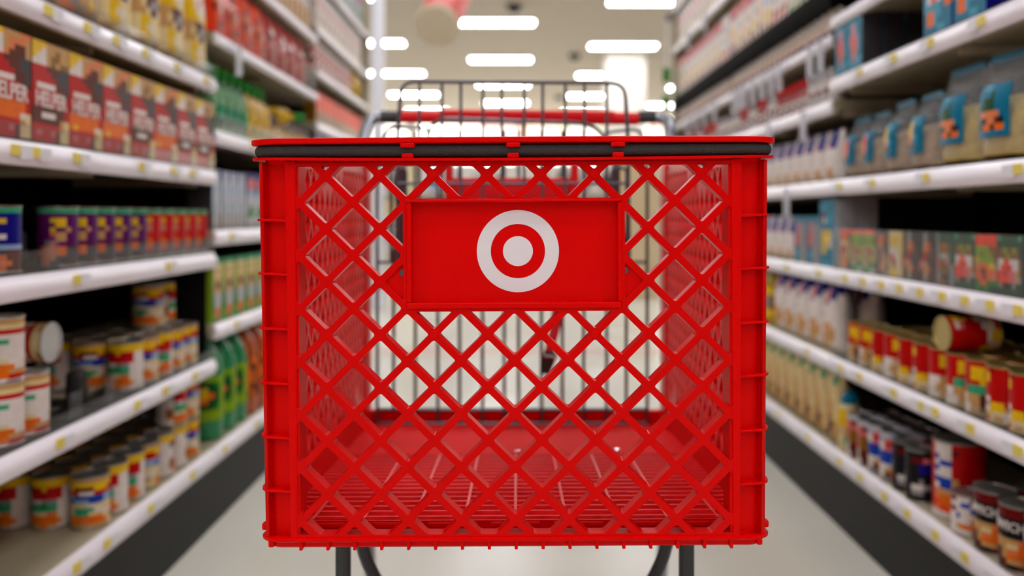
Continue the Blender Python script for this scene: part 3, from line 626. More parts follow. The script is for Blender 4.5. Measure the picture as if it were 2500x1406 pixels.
jarc = p_can('gravy_jar', .034, .12, ['zzzzzzzz', 'iRiiiRii', 'iiwwiiii', 'OOOOOOOi', 'OObOOOOi', 'OOOObOOi', 'bRbbwwww', 'bbRbwwww', 'wbbbwiww'], CHROME)
bluc = p_can('chili_can', .034, .125, ['zzuuuuzz', 'uirrriuu', 'wrriirww', 'wiirriww', 'BBBBBBBB', 'BBBBBBBB', 'BBuBBBBB', 'wwaabaww', 'waoobaww', 'wboaabbw', 'ssbbssss'], CHROME)
drkc = p_can('chili_can', .034, .12, ['kkkkkkkk', 'kRRikkkk', 'kknnnkkk', 'kknnnnkk', 'kkkkkkkk', 'kkskkkkk', 'kwwskkkk', 'ksskkkkk', 'kkkkkkkk'], TIN)
yelp = p_bottle('mustard_bottle', [(.02, 0), (.03, .003), (.032, .06), (.03, .12), (.02, .135)], mat('cream_squeeze_plastic', (220, 200, 150), .4), [(.024, .132), (.024, .15), (.01, .165)], 't', ['yyyyyyyy', 'yyyoyyyy', 'acaaccaa', 'cchhccaa'], .0325, (.02, .118))
for k, (pr, y, ds, hd) in enumerate(((manw, 1.505, 'dark red sloppy sauce can at the right picture edge', .0385), (manw, 1.59, 'dark red sloppy sauce can with white lettering, nearer of two', .0385), (manw, 1.675, 'dark red sloppy sauce can with white lettering, farther of two', .0385),
                        (smc, 1.765, 'small red tomato can below the big red can', .037), (bigc, 1.87, 'big red tomato can with white stripe', .054), (drkc, 1.975, 'dark chili can beside the big red can', .034), (drkc, 2.045, 'dark navy chili can next to the blue cans', .034))):
    put(pr, 1, .916 if pr is not bigc else .93, hd, y, .2155, ds, 'can', None, rot=random.uniform(-.15, .15))
    if pr in (manw, drkc, smc): put(pr, 1, .916 + .083, hd, y, .2155, ds + ', the one behind', 'can', None)
for k in range(6):
    t = bluc if k < 2 else jarc
    for rk in range(2): put(t, 1, .916 + .078 * rk, .034, 2.05 + .067 + .0 * k + .0 if False else 2.115 + .07 * k if k < 4 else 2.115 + .07 * k, .2155, ('blue chili can with shiny lid' if k < 2 else 'brown gravy can with shiny lid') + ', %s after the dark cans, %s line, bottom right shelf' % (ORD[k + 1], ('front', 'second')[rk]), 'can', 'shiny lidded cans on the bottom right shelf') if k < 4 else None
put(yelp, 1, .916, .032, 2.395, .2155, 'small yellow bottle with teal cap on the bottom right shelf', 'bottle', None)
# ---- right middle and far bays
MR = "middle right rack's %s shelf"; FR = "far right rack's %s shelf"
flour = p_bag('flour_bag', .115, .075, .225, ['nnnnnnnn', 'nnnnnnnn', 'nnninnnn', 'wniiinnw', 'wwwinwww', 'wwwwwwww', 'wwewwwww', 'wwwwwwww', 'wwaaaeww', 'waaeaaaw', 'waabaaaw', 'wwaaaaww', 'wwwwwwww'], 'z')
flours = p_bag('sugar_pack', .095, .06, .15, ['wnnnnnww', 'nnnnnnnw', 'nniinnnw', 'wwwwwwww', 'wwwwwwww', 'wwewwwww', 'waaeaaww', 'wwaaaaww'], 'z')
tanp = p_bag('oat_pack', .095, .06, .235, ['chhccccc', 'chhcchcc', 'ccccchhc', 'cccacccc', 'ccaaaccc', 'yyaaaacc', 'ceeaaacc', 'caeabacc', 'caaabbac', 'cabbbaac', 'ccaaaacc'], 'c')
tealb = p_box('baking_box', .12, .06, .2, ['tttttttt', 'tTTttttt', 'tbbttTtt', 'tbwtTTtt', 'tttttttt', 'tyytyytt', 'tyyyycTt', 'tyytcctt', 'tyyttttt', 'tttttttt', 'TtTTtTtt'], 'z', 't')
tealg = p_box('baking_box', .11, .06, .15, ['tttttttt', 'ttiittss', 'ttiitsss', 'triitsss', 'triitsss', 'tRttssss', 'tTTtssss', 'ttttssss'], 's', 'G')
olive = p_bottle('oil_jug', [(.02, 0), (.045, .004), (.048, .04), (.048, .15), (.03, .19), (.018, .21)], mat('olive_oil_plastic', (170, 150, 40), .15), [(.02, .2), (.02, .225), (.016, .228)], 'y', ['yyyyyyyy', 'ssOOssOO', 'ssOOssOO', 'yyyyyyyy'], .0487, (.03, .14))
row([tanp], 1, 2.49, .1, 11, .215, .02, .03, ['cream oat pack with mint spots'], 'pack', MR % 'bottom', ranks=1)
row([flour], 1, 2.51, .121, 5, .477, .02, .0375, ['white flour bag with navy blue top'], 'bag', MR % 'second')
row([flour], 1, 2.51, .121, 2, .477, .115, .0375, ['second rank white flour bag'], 'bag', MR % 'second')
row([olive], 1, 3.14, .105, 5, .477, .02, .048, ['olive oil jug with yellow label'], 'jug', MR % 'second')
row([tealb], 1, 2.50, .125, 1, .73, .02, .03, ['tall bright teal baking box'], 'box', MR % 'third', ranks=2, rdep=.065)
row([tealg], 1, 2.625, .118, 2, .73, .02, .03, ['shorter teal and grey baking box'], 'box', MR % 'third', ranks=1)
row([flours], 1, 2.86, .1, 8, .73, .02, .03, ['white sugar pack with navy top'], 'pack', MR % 'third')
row([flours], 1, 2.49, .1, 12, .985, .02, .03, ['white sugar pack with blue top'], 'pack', MR % 'fourth')
spr = p_bottle('spice_jar', [(.015, 0), (.022, .002), (.0225, .07), (.018, .08)], mat('red_spice', (150, 30, 22), .2), [(.023, .078), (.023, .1), (.02, .102)], 'r', ['wwwwiiww', 'wRRwwiww', 'zzwwzzww'], .0232, (.01, .045))
spw = p_bottle('spice_jar', [(.015, 0), (.022, .002), (.0225, .07), (.018, .08)], mat('clear_spice_jar', (196, 190, 184), .1), [(.023, .078), (.023, .1), (.02, .102)], CHROME, ['wwwwiiww', 'wRRwwiww', 'zzwwzzww'], .0232, (.015, .06))
spk = p_bottle('spice_jar', [(.015, 0), (.02, .002), (.02, .05), (.016, .056)], mat('dark_spice', (50, 44, 40), .2), [(.021, .052), (.021, .085), (.018, .087)], 'w', ['wwccwwcc', 'wiwwciww', 'kkddkkdd'], .0206, (.003, .05))
for (w, y0, nm) in ((MR, 2.48, 0), (FR, 3.69, 1)):
    row([spw, spw, spw, spw, spr, spr, spr, spr, spr, spw, spw, spr, spr, spw, spw, spr, spr, spw, spw], 1, y0, .062, 19, 1.22, .02, .0225, ['clear spice jar silver lid'] * 4 + ['red capped spice jar'] * 5 + ['clear spice jar silver lid'] * 2 + ['red capped spice jar'] * 2 + ['clear spice jar silver lid'] * 2 + ['red capped spice jar'] * 2 + ['clear spice jar silver lid'] * 2, 'jar', w % 'fifth')
    row([spk], 1, y0, .062, 19, 1.41, .02, .0205, ['dark based white topped spice jar'], 'jar', w % 'sixth')
tb = [p_box('spice_box', .05, .04, .2, r, 'w') for r in (['vvvvvvvv', 'wwwlwwww', 'wwlllwww', 'wgglggww', 'wwyywwww', 'ovvvwwww', 'wwllwwww', 'ggllggww'], ['wwwwwwww', 'wwcwwyww', 'wwcwwyww', 'wwwwyyww', 'wyyywwww', 'wyyywwww', 'wwgggwww', 'wllllwww'],
      ['rrvrrrrr', 'iiiiiiii', 'wwwwwwww', 'wuuuuwww', 'wwwwwwww', 'yyyyyyww', 'yccccyww', 'bbabbaww'], ['wwwwwwww', 'wwwwwwww', 'zzzzzzzz', 'wwwwwwww', 'wssswwww', 'wwwwwwww', 'rrRrrrww', 'rrrrwwww'], ['iiiiiiii', 'nniinnii', 'wwwwwwww', 'yyyywwww', 'ooyywwww', 'ccccwwww', 'ppiippww', 'bbbbbbww'])]
td = ['white and lime spice box', 'white and yellow spice box', 'red topped spice box', 'plain white spice box', 'pink topped spice box']
row([tb[i] for i in (0, 1, 0, 1, 0, 1, 0, 3, 3, 3, 2, 2, 4, 2, 4, 2, 4, 2, 4, 4)], 1, 2.47, .06, 20, 1.565, .02, .02, [td[i] for i in (0, 1, 0, 1, 0, 1, 0, 3, 3, 3, 2, 2, 4, 2, 4, 2, 4, 2, 4, 4)], 'box', MR % 'seventh')
row([tb[i] for i in (3, 3, 2, 4, 2, 4, 2, 4, 2, 4, 2, 4, 2, 4, 2, 4, 0, 4, 0)], 1, 3.69, .062, 19, 1.565, .02, .02, [td[i] for i in (3, 3, 2, 4, 2, 4, 2, 4, 2, 4, 2, 4, 2, 4, 2, 4, 0, 4, 0)], 'box', FR % 'seventh')
for (w, y0) in ((MR, 2.50), (FR, 3.72)):
    row([boxW], 1, y0, .096, 12, 1.86, .02, .025, ['white boxed mix with pink mark'], 'box', w % 'eighth')
row([flours], 1, 3.71, .1, 11, .985, .02, .03, ['white sugar pack'], 'pack', FR % 'fourth')
row([tealg], 1, 3.72, .116, 10, .73, .02, .03, ['teal and grey baking box'], 'box', FR % 'third')
row([olive], 1, 3.72, .105, 11, .477, .02, .048, ['yellow green oil jug'], 'jug', FR % 'second')
row([tanp], 1, 3.71, .1, 11, .215, .02, .03, ['cream oat pack'], 'pack', FR % 'bottom')
# clip strip with green packs at the right rack end
e = empty('clip_strip', (RX - .03, 4.9, 1.3), 'hanging clip strip of small green packs at right rack end', 'clip strip')
bm = nb(); box(bm, RX - .035, RX - .025, 4.905, 4.909, 1.28, 2.05); build('strip', bm, TAGW, e)
bm = nb(); box(bm, RX - .035, RX + .03, 4.9005, 4.9045, 2.02, 2.06); build('hook', bm, STEEL, e)
for i, z in enumerate((1.36, 1.50, 1.66)):
    bm = nb(); box(bm, RX - .055, RX - .012, 4.885, 4.903, z, z + .085); build('green_pack', bm, pm('g'), e, bevel=.006)

# ------------------------------------------------------------------ beyond the aisle
e = empty('low_display', (-.05, 10.1, 0), 'low white merchandise display with mixed goods past the aisle', 'display')
bm = nb(); box(bm, -1.9, 1.75, 9.9, 10.3, 0, .12); build('display_base', bm, pm('w'), e)
bm = nb(); box(bm, -1.9, 1.75, 10.08, 10.12, .12, 1.5); build('display_back', bm, WHITEP, e)
for z in (.5, .85, 1.15): bm = nb(); box(bm, -1.9, 1.75, 9.86, 10.08, z, z + .03); build('display_shelf', bm, WHITEP, e)
k = 0
for zi, z in enumerate((.532, .882, 1.182)):
    for i in range(14):
        c = random.choice('wwwcuzzd'); h = random.uniform(.15, .26)
        bm = nb(); x = -1.75 + i * .255
        if (i + zi) % 3: box(bm, x - .06, x + .06, 9.9, 9.98, z, z + h)
        else: lathe(bm, [(.045, z), (.05, z + .1), (.045, z + .18), (.02, z + .22), (.018, z + .25)], 12); bmesh.ops.translate(bm, verts=bm.verts, vec=(x, 9.94, 0))
        o = build('packaged_good', bm, pm(c), bevel=.004)
        tag(o, 'blurred %s %s, %s from left on the far display, %s shelf' % ({'w': 'white', 'c': 'cream', 'u': 'pale blue', 'z': 'silver white', 'd': 'dark'}[c], 'box' if (i + zi) % 3 else 'bottle', ORD[i + 1], ('lower', 'middle', 'upper')[zi]), 'goods', 'goods on the far low display')
bm = nb(); box(bm, 1.02, 1.5, 8.9, 8.96, 0, 1.49); tag(build('display_panel', bm, mat('tan_wood_panel', (206, 184, 146), .5), bevel=.005), 'tan upright panel beyond the right rack', 'panel')
bm = nb(); box(bm, -1.2, -.98, 8.4, 8.45, 0, 1.6); tag(build('display_panel', bm, mat('pale_yellow_panel', (222, 208, 168), .5), bevel=.005), 'pale cream upright panel beyond the left rack', 'panel')

# ------------------------------------------------------------------ shopping cart
CART = empty('shopping_cart', (-.003, 1.3, 0), 'red plastic shopping cart with bullseye logo, seen front on', 'shopping cart')
CX = -.003; Y0 = .833; S = F / Y0
def warp(v, amt=1.0):                      # the worn basket leans a hair
    wt = max(0, min(1, (1.7 - v.y) / .8)) * amt
    return Vector((v.x - .006 * (v.z - .74) * wt, v.y, v.z + .0055 * (v.x - CX) * wt))
def wb(bm, amt=1.0):
    for v in bm.verts: v.co = warp(v.co, amt)
    return bm
def z_of(py): return H - (py - 528) / S
def x_of(px): return (px - 1263) / S
def clip(poly, region):
    out = poly
    n = len(region)
    for i in range(n):
        a, b = region[i], region[(i + 1) % n]; inp = out; out = []
        def side(p): return (b[0] - a[0]) * (p[1] - a[1]) - (b[1] - a[1]) * (p[0] - a[0])
        for j in range(len(inp)):
            p, q = inp[j], inp[(j + 1) % len(inp)]; sp, sq = side(p), side(q)
            if sp >= -1e-12: out.append(p)
            if (sp > 1e-12 and sq < -1e-12) or (sp < -1e-12 and sq > 1e-12):
                t = sp / (sp - sq); out.append((p[0] + (q[0] - p[0]) * t, p[1] + (q[1] - p[1]) * t))
        if not out: return []
    res = []
    for p in out:
        if not res or (abs(p[0] - res[-1][0]) + abs(p[1] - res[-1][1])) > 1e-6: res.append(p)
    if len(res) > 1 and (abs(res[0][0] - res[-1][0]) + abs(res[0][1] - res[-1][1])) < 1e-6: res.pop()
    return res
def area(p): return .5 * sum(p[i][0] * p[(i + 1) % len(p)][1] - p[(i + 1) % len(p)][0] * p[i][1] for i in range(len(p)))
def inset(poly, w):
    n = len(poly); L = []
    for i in range(n):
        a, b = Vector(poly[i]), Vector(poly[(i + 1) % n]); d = (b - a).normalized(); nrm = Vector((-d.y, d.x)); L.append((a + nrm * w, d))
    out = []
    for i in range(n):
        (p, d), (q, e_) = L[i - 1], L[i]; cr = d.x * e_.y - d.y * e_.x
        if abs(cr) < 1e-9: return None
        t = ((q.x - p.x) * e_.y - (q.y - p.y) * e_.x) / cr; out.append(p + d * t)
    for i in range(n):
        if (out[(i + 1) % n] - out[i]).dot(L[i][1]) < .002: return None
    return out
def cell(bm, poly, w, r, mp, cache, K=3):
    def V(p):
        k = (round(p[0], 5), round(p[1], 5))
        if k not in cache: cache[k] = bm.verts.new(mp(p[0], p[1]))
        return cache[k]
    outer = [V(p) for p in poly]; n = len(poly)
    if len(set(outer)) < n: return
    inn = inset(poly, w)
    if inn is None or n < 3:
        try: bm.faces.new(outer)
        except ValueError: pass
        return
    arcs = []
    for i in range(n):
        a, b, c = inn[i - 1], inn[i], inn[(i + 1) % n]
        ra = min(r, (a - b).length * .4); rc = min(r, (c - b).length * .4)
        p = b + (a - b).normalized() * ra; q = b + (c - b).normalized() * rc; arc = []
        for j in range(K + 1):
            t = j / K; z = p * (1 - t) ** 2 + b * 2 * t * (1 - t) + q * t * t; arc.append(bm.verts.new(mp(z.x, z.y)))
        arcs.append(arc)
    for i in range(n):
        for j in range(K): bm.faces.new((outer[i], arcs[i][j + 1], arcs[i][j]))
        bm.faces.new((outer[i], outer[(i + 1) % n], arcs[(i + 1) % n][0], arcs[i][-1]))
def lattice(region, ou, ov, du, dv, w, r, mp, ext, skip=None):
    """diamond lattice of half pitches du, dv with nodes at (ou+i*du, ov+j*dv), i+j even, inside a convex region"""
    bm = nb(); cache = {}
    us = [p[0] for p in region]; vs = [p[1] for p in region]
    i0, i1 = int((min(us) - ou) / du) - 2, int((max(us) - ou) / du) + 2
    j0, j1 = int((min(vs) - ov) / dv) - 2, int((max(vs) - ov) / dv) + 2
    for i in range(i0, i1 + 1):
        for j in range(j0, j1 + 1):
            if (i + j) % 2 == 0: continue                       # centres of the holes
            cu, cv = ou + i * du, ov + j * dv
            d = [(cu, cv - dv), (cu + du, cv), (cu, cv + dv), (cu - du, cv)]
            if skip and skip(i, j, cu, cv):
                for tri in skip(i, j, cu, cv):
                    if tri == 'none': continue
                    q = clip(tri, region)
                    if len(q) > 2 and area(q) > 1e-7: cell(bm, q, w, r, mp, cache)
                continue
            q = clip(d, region)
            if len(q) < 3 or area(q) < 1e-7: continue
            cell(bm, q, w, r, mp, cache)
    bmesh.ops.remove_doubles(bm, verts=bm.verts, dist=1e-5)
    g = bmesh.ops.extrude_face_region(bm, geom=list(bm.faces))
    vv = [x for x in g['geom'] if isinstance(x, bmesh.types.BMVert)]
    for v in vv: v.co += ext(v.co) if callable(ext) else ext
    bmesh.ops.recalc_face_normals(bm, faces=bm.faces)
    return bm
DU, DV = 65.6 / S, 64.85 / S
OU = x_of(1256.5); OVz = z_of(427 + 64.85 * 7)     # an odd row: node on the centre line
PT, PB = z_of(427 + 64.85), z_of(427 + 64.85 * 5)
zt, zb = z_of(394), z_of(1312); xl, xr = x_of(716), x_of(1799)
pl, pr_, ptop, pbot = x_of(1256.5) - 4 * DU, x_of(1256.5) + 4 * DU, PT, PB
def skipf(i, j, cu, cv):
    if pl - 1e-6 < cu < pr_ + 1e-6 and pbot - 1e-6 < cv < ptop + 1e-6:
        out = ['none']
        top = abs(cv - ptop) < 1e-4; bot = abs(cv - pbot) < 1e-4; le = abs(cu - pl) < 1e-4; ri = abs(cu - pr_) < 1e-4
        if top: out.append([(cu - DU, cv), (cu + DU, cv), (cu, cv + DV)])
        if bot: out.append([(cu - DU, cv), (cu, cv - DV), (cu + DU, cv)])
        if le: out.append([(cu, cv - DV), (cu, cv + DV), (cu - DU, cv)])
        if ri: out.append([(cu, cv - DV), (cu + DU, cv), (cu, cv + DV)])
        return out
    return None
reg = [(xl, zb), (xr, zb), (xr, zt), (xl, zt)]
bm = lattice(reg, OU, OVz, DU, DV, 8.6 / S, .0026, lambda u, v: Vector((u, Y0, v)), Vector((0, .0155, 0)), skipf)
FP = build('front_panel', wb(bm), REDL, CART, bevel=.0011, seg=2, ang=50)
tag(FP, 'red diamond lattice front wall of the basket')
for (px, py) in ((1059, 427), (1453, 427), (1059, 816), (1453, 816)):
    bm = nb(); lathe(bm2 := nb(), [(10.5 / S, 0), (10.5 / S, .004)], 16); me = bpy.data.meshes.new('t'); bm2.to_mesh(me); bm2.free()
    me.transform(Matrix.Translation((x_of(px), Y0 + .0028, z_of(py))) @ Matrix.Rotation(PI / 2, 4, 'X')); bm.from_mesh(me); bpy.data.meshes.remove(me)
    build('round_boss', wb(bm), RED, FP, bevel=.0008)
# logo plate
LPm = nb(); box(LPm, x_of(1006), x_of(1512), Y0 + .0100, Y0 + .0126, z_of(738), z_of(490))
plate = build('logo_plate', wb(LPm), RED, CART); tag(plate, 'flat red plate carrying the round logo')
bm = nb()
box(bm, x_of(994), x_of(1520), Y0 - .003, Y0 + .0128, z_of(492.5), z_of(485.5)); box(bm, x_of(994), x_of(1518), Y0 - .003, Y0 + .0128, z_of(752), z_of(738))
box(bm, x_of(994), x_of(1006), Y0 - .001, Y0 + .0126, z_of(738), z_of(492)); box(bm, x_of(1510), x_of(1521), Y0 - .001, Y0 + .0126, z_of(738), z_of(492))
build('plate_border', wb(bm), RED, plate, bevel=.001)
for sg in (-1, 1):
    n1 = x_of(1256.5 + sg * 262.4); n0 = x_of(1256.5 + sg * 328)
    bm = nb(); pts = [Vector((n0, Y0 + .004, z_of(684))), Vector((n1, Y0 + .004, z_of(749))), Vector((n1, Y0 + .004, z_of(619)))]
    prism(bm, pts if sg < 0 else pts[::-1], None, Vector((0, .006, 0))); bmesh.ops.recalc_face_normals(bm, faces=bm.faces)
    gs = build('gusset', wb(bm), RED, plate)
    bm = nb(); me = bpy.data.meshes.new('t'); b2 = nb(); lathe(b2, [(8.5 / S, 0), (8.5 / S, .0006)], 20); b2.to_mesh(me); b2.free()
    me.transform(Matrix.Translation((x_of(984 if sg < 0 else 1528), Y0 + .0038, z_of(665 if sg < 0 else 662))) @ Matrix.Rotation(PI / 2, 4, 'X')); bm.from_mesh(me)
    build('rivet', wb(bm), STEEL, gs)
def disc(r0, r1, y, th, name, m, par):
    seg = 72; cx, cz = x_of(1266), z_of(614); bm = nb(); A = []; 
    rr = [r0, r1] if r0 > 0 else [r1]
    ring = lambda r, yy: [bm.verts.new((cx + r * math.cos(2 * PI * k / seg), yy, cz + r * math.sin(2 * PI * k / seg))) for k in range(seg)]
    o1, o2 = ring(r1, y), ring(r1, y + th)
    for k in range(seg): bm.faces.new((o1[k], o1[(k + 1) % seg], o2[(k + 1) % seg], o2[k]))
    if r0 > 0:
        i1, i2 = ring(r0, y), ring(r0, y + th)
        for k in range(seg):
            bm.faces.new((o1[k], o1[(k + 1) % seg], i1[(k + 1) % seg], i1[k])); bm.faces.new((o2[k], o2[(k + 1) % seg], i2[(k + 1) % seg], i2[k])); bm.faces.new((i1[k], i1[(k + 1) % seg], i2[(k + 1) % seg], i2[k]))
    else: bm.faces.new(o1); bm.faces.new(o2)
    bmesh.ops.recalc_face_normals(bm, faces=bm.faces)
    return build(name, wb(bm), m, par)
tag(disc(67 / S, 101.5 / S, Y0 + .0094, .0007, 'bullseye_ring', WHITE_STICKER, plate), 'outer white ring of the bullseye logo')
tag(disc(0, 37 / S, Y0 + .0094, .0007, 'bullseye_dot', WHITE_STICKER, plate), 'white centre dot of the bullseye logo')

# U-shaped path around front and sides; n = outward offset
def RIMX(y): return .2525 + (y - Y0) * .062
def upath(n=0, yend=1.73, rc=.02, k=6, x0=0):
    pts = []
    L = [(CX - RIMX(yend) - n, yend), (CX - RIMX(1.3) - n, 1.3), (CX - RIMX(Y0 + rc) - n - x0, Y0 + rc)]
    pts += L
    cxl = CX - RIMX(Y0) + rc; 
    for j in range(1, k):
        a = PI + (PI / 2) * j / k; pts.append((cxl + (rc + n + x0) * math.cos(a), Y0 + rc + (rc + n) * math.sin(a)))
    m = 9
    for j in range(m): pts.append((cxl + (-2 * (cxl - CX)) * j / (m - 1), Y0 - n))
    cxr = 2 * CX - cxl
    for j in range(1, k):
        a = -PI / 2 + (PI / 2) * j / k; pts.append((cxr + (rc + n + x0) * math.cos(a), Y0 + rc + (rc + n) * math.sin(a)))
    pts += [(2 * CX - L[2][0], L[2][1]), (2 * CX - L[1][0], L[1][1]), (2 * CX - L[0][0], L[0][1])]
    return pts
def sweep(bm, sec, slope=.045, yend=1.73, sag=0, rc=.02, closedsec=True):
    """sec: list of (n, z) swept along the U path"""
    cols = []
    for (n, z) in sec:
        P = upath(n, yend, rc); c = []
        for (x, y) in P:
            zz = z + slope * max(0, y - Y0)
            if y < Y0 + .03: zz -= sag * max(0, 1 - ((x - CX) / .25) ** 2)
            c.append(bm.verts.new((x, y, zz)))
        cols.append(c)
    ns = len(sec)
    for a in range(ns if closedsec else ns - 1):
        A, B = cols[a], cols[(a + 1) % ns]
        for i in range(len(A) - 1): bm.faces.new((A[i], A[i + 1], B[i + 1], B[i]))
    if closedsec:
        bm.faces.new([c[0] for c in cols]); bm.faces.new([c[-1] for c in cols][::-1])
    bmesh.ops.recalc_face_normals(bm, faces=bm.faces)
    return bm
zr = z_of
bm = sweep(nb(), [(-.006, zr(350)), (.0105, zr(352)), (.0118, zr(349)), (.0118, zr(339)), (.009, zr(337)), (-.006, zr(338))], sag=-.0008); tag(build('top_rim', wb(bm), RED, CART, smooth=True), 'glossy red upper lip of the basket')
bm = sweep(nb(), [(-.006, zr(388)), (.0105, zr(389)), (.0108, zr(386)), (.0108, zr(382.5)), (-.006, zr(382))], sag=.0018); build('lower_rim', wb(bm), RED, CART)
bm = sweep(nb(), [(-.006, zr(396)), (-.002, zr(396)), (-.002, zr(345)), (-.006, zr(345))]); build('rim_band', wb(bm), RED, CART)
ell = [(.0035 + .0052 * math.cos(2 * PI * k / 14), zr(366.5) + .0060 * math.sin(2 * PI * k / 14)) for k in range(14)]
bm = sweep(nb(), ell, yend=1.2, sag=.0006); tag(build('foam_bumper', wb(bm), FOAM, CART, smooth=True), 'dark grey speckled foam bumper strip')
for i, px in enumerate((1001, 1256, 1509)):
    bm = nb(); x = x_of(px)
    box(bm, x - 17 / S, x + 17 / S, Y0 - .0125, Y0 - .004, zr(361), zr(350)); box(bm, x - 14 / S, x + 14 / S, Y0 - .0115, Y0 - .004, zr(386), zr(374.5))
    build('rim_clip', wb(bm), RED, CART, bevel=.0012)
# corner posts
def post(sg):
    prof = [(.2165, .862), (.2165, .8325), (.2215, .8315), (.2245, .8325), (.2255, .843), (.229, .8435), (.240, .844), (.2465, .8455), (.2475, .8365), (.2515, .8405), (.2535, .846), (.2545, .856), (.2562, .888)]
    inner = [(a - .0028 if i > 7 else a, b + .003) for i, (a, b) in enumerate(prof)]
    inner[0] = (.2137, .862); inner[1] = (.2137, .835)
    loop = prof + inner[::-1]; bm = nb(); n = len(prof)
    rows_ = []
    for t in (0, .5, 1):
        z = zr(1315) * (1 - t) + zr(392) * t; k = 1 + .0095 * (z - .74) / .19
        rows_.append([bm.verts.new((CX + sg * (a if a < .22 else a * k), b, z)) for a, b in loop])
    for A, B in zip(rows_, rows_[1:]):
        for i in range(len(loop)): bm.faces.new((A[i], A[(i + 1) % len(loop)], B[(i + 1) % len(loop)], B[i]))
    for A in (rows_[0], rows_[-1]):
        for i in range(n - 1): bm.faces.new((A[i], A[i + 1], A[2 * n - 2 - i], A[2 * n - 1 - i]))
    bmesh.ops.recalc_face_normals(bm, faces=bm.faces)
    p = build('corner_post', wb(bm), RED, CART, smooth=True); tag(p, 'solid red %s corner of the basket front' % ('left' if sg < 0 else 'right'))
    ys = (530, 662, 796, 930, 1062, 1193) if sg < 0 else (530, 660, 793, 923, 1057, 1187)
    for y in ys:
        b = nb(); z = zr(y - 3 * sg); k = 1 + .0095 * (z - .74) / .19
        pl_ = [(.223, .8335), (.240, .8335), (.250, .8355), (.2545, .841), (.2568, .848), (.2572, .858), (.2560, .864), (.250, .864), (.246, .847), (.223, .8465)]
        pts = [Vector((CX + sg * a * (k if a > .23 else 1), b_, z - .0014 - (.0012 if a < .24 else 0))) for a, b_ in (pl_ if sg < 0 else pl_[::-1])]
        prism(b, pts, None, Vector((0, 0, .0024))); bmesh.ops.recalc_face_normals(b, faces=b.faces)
        build('post_rib', wb(b), RED, p, bevel=.0007)
for sg in (-1, 1): post(sg)
# bottom flange with ribs
FS = -.131
bm = sweep(nb(), [(-.012, zr(1320)), (.0015, zr(1320)), (.003, zr(1317)), (.003, zr(1312)), (.001, zr(1309.5)), (-.012, zr(1309))], slope=FS, rc=.02); tag(build('bottom_rim', wb(bm), RED, CART, smooth=True), 'red lower edge of the basket')
bm = sweep(nb(), [(-.03, zr(1340)), (-.008, zr(1338.5)), (-.0045, zr(1334)), (-.003, zr(1318)), (-.012, zr(1317))], slope=FS); b_ = build('bottom_band', wb(bm), RED, CART, smooth=True)
for k in range(17):
    px = 732 + 65.7 * k; b = nb(); x = x_of(px)
    if px > 1800: continue
    box(b, x - .0016, x + .0016, Y0 - .001, Y0 + .01, zr(1341), zr(1317)); build('band_rib', wb(b), RED, b_, bevel=.0008)
for sg in (-1, 1):
    b = nb()
    for (xx, yy, zz) in ((.243, Y0 + .004, 1330), (.2535, Y0 + .018, 1300)):
        box(b, CX + sg * xx - .003, CX + sg * xx + .003, yy - .003, yy + .006, zr(zz + 6), zr(zz - 12))
    build('band_rib', wb(b), RED, b_, bevel=.002)
# side walls
def wall_x(y): return .2445 + (y - .87) * .0645
def zfl(y): return .5667 + FS * (y - .868)
def ztp(y): return zr(390) + .045 * (y - Y0)
for sg in (-1, 1):
    ya, yb = .872, 1.70
    reg = [(ya, zfl(ya) + .02), (yb, zfl(yb) + .055), (yb, ztp(yb) - .004), (ya, ztp(ya) - .002)]
    mp = (lambda u, v: Vector((CX - wall_x(u), u, v))) if sg < 0 else (lambda u, v: Vector((CX + wall_x(u), u, v)))
    bm = lattice(reg, .91, .74, .0215, DV, .0032, .003, mp, Vector((sg * .013, 0, 0)))
    w = build('side_panel', wb(bm), REDS, CART, bevel=.0009, seg=1, ang=50); tag(w, 'red lattice %s side of the basket' % ('left' if sg < 0 else 'right'))
    b = nb(); A = [Vector((CX + sg * wall_x(y), y, z)) for y, z in ((ya, zfl(ya) - .012), (yb, zfl(yb) - .012), (yb, zfl(yb) + .058), (ya, zfl(ya) + .022))]
    prism(b, A if sg > 0 else A[::-1], None, Vector((sg * .008, 0, 0))); bmesh.ops.recalc_face_normals(b, faces=b.faces); build('side_skirt', wb(b), REDF, w)
    b = nb(); A = [Vector((CX + sg * (wall_x(y) - .004), y, z)) for y, z in ((1.64, zfl(1.64)), (1.72, zfl(1.72)), (1.72, 1.0), (1.64, .98))]
    prism(b, A if sg > 0 else A[::-1], None, Vector((sg * .016, 0, 0))); bmesh.ops.recalc_face_normals(b, faces=b.faces); build('rear_post', wb(b), RED, w, bevel=.003)
# floor
bm = nb(); P4 = []
for y in (.868, 1.31, 1.72): P4.append((y, wall_x(y) + .004, zfl(y)))
for (y, hw, z), (y2, hw2, z2) in zip(P4, P4[1:]):
    dz = .003 if y < 1.3 else 0
    v = [bm.verts.new(p) for p in ((CX - hw, y, z - dz), (CX + hw, y, z - dz), (CX + hw2, y2, z2 - dz), (CX - hw2, y2, z2 - dz), (CX - hw, y, z - .012), (CX + hw, y, z - .012), (CX + hw2, y2, z2 - .012), (CX - hw2, y2, z2 - .012))]
    for f in ((0, 1, 2, 3), (7, 6, 5, 4), (0, 4, 5, 1), (1, 5, 6, 2), (2, 6, 7, 3), (3, 7, 4, 0)): bm.faces.new([v[i] for i in f])
FL_ = build('basket_floor', wb(bm), REDF, CART); tag(FL_, 'red sloping floor of the basket')
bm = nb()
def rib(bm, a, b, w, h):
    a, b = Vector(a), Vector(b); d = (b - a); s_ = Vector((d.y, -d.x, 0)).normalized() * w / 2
    lo = [a - s_, a + s_, b + s_, b - s_]; prism(bm, lo, None, Vector((0, 0, h)))
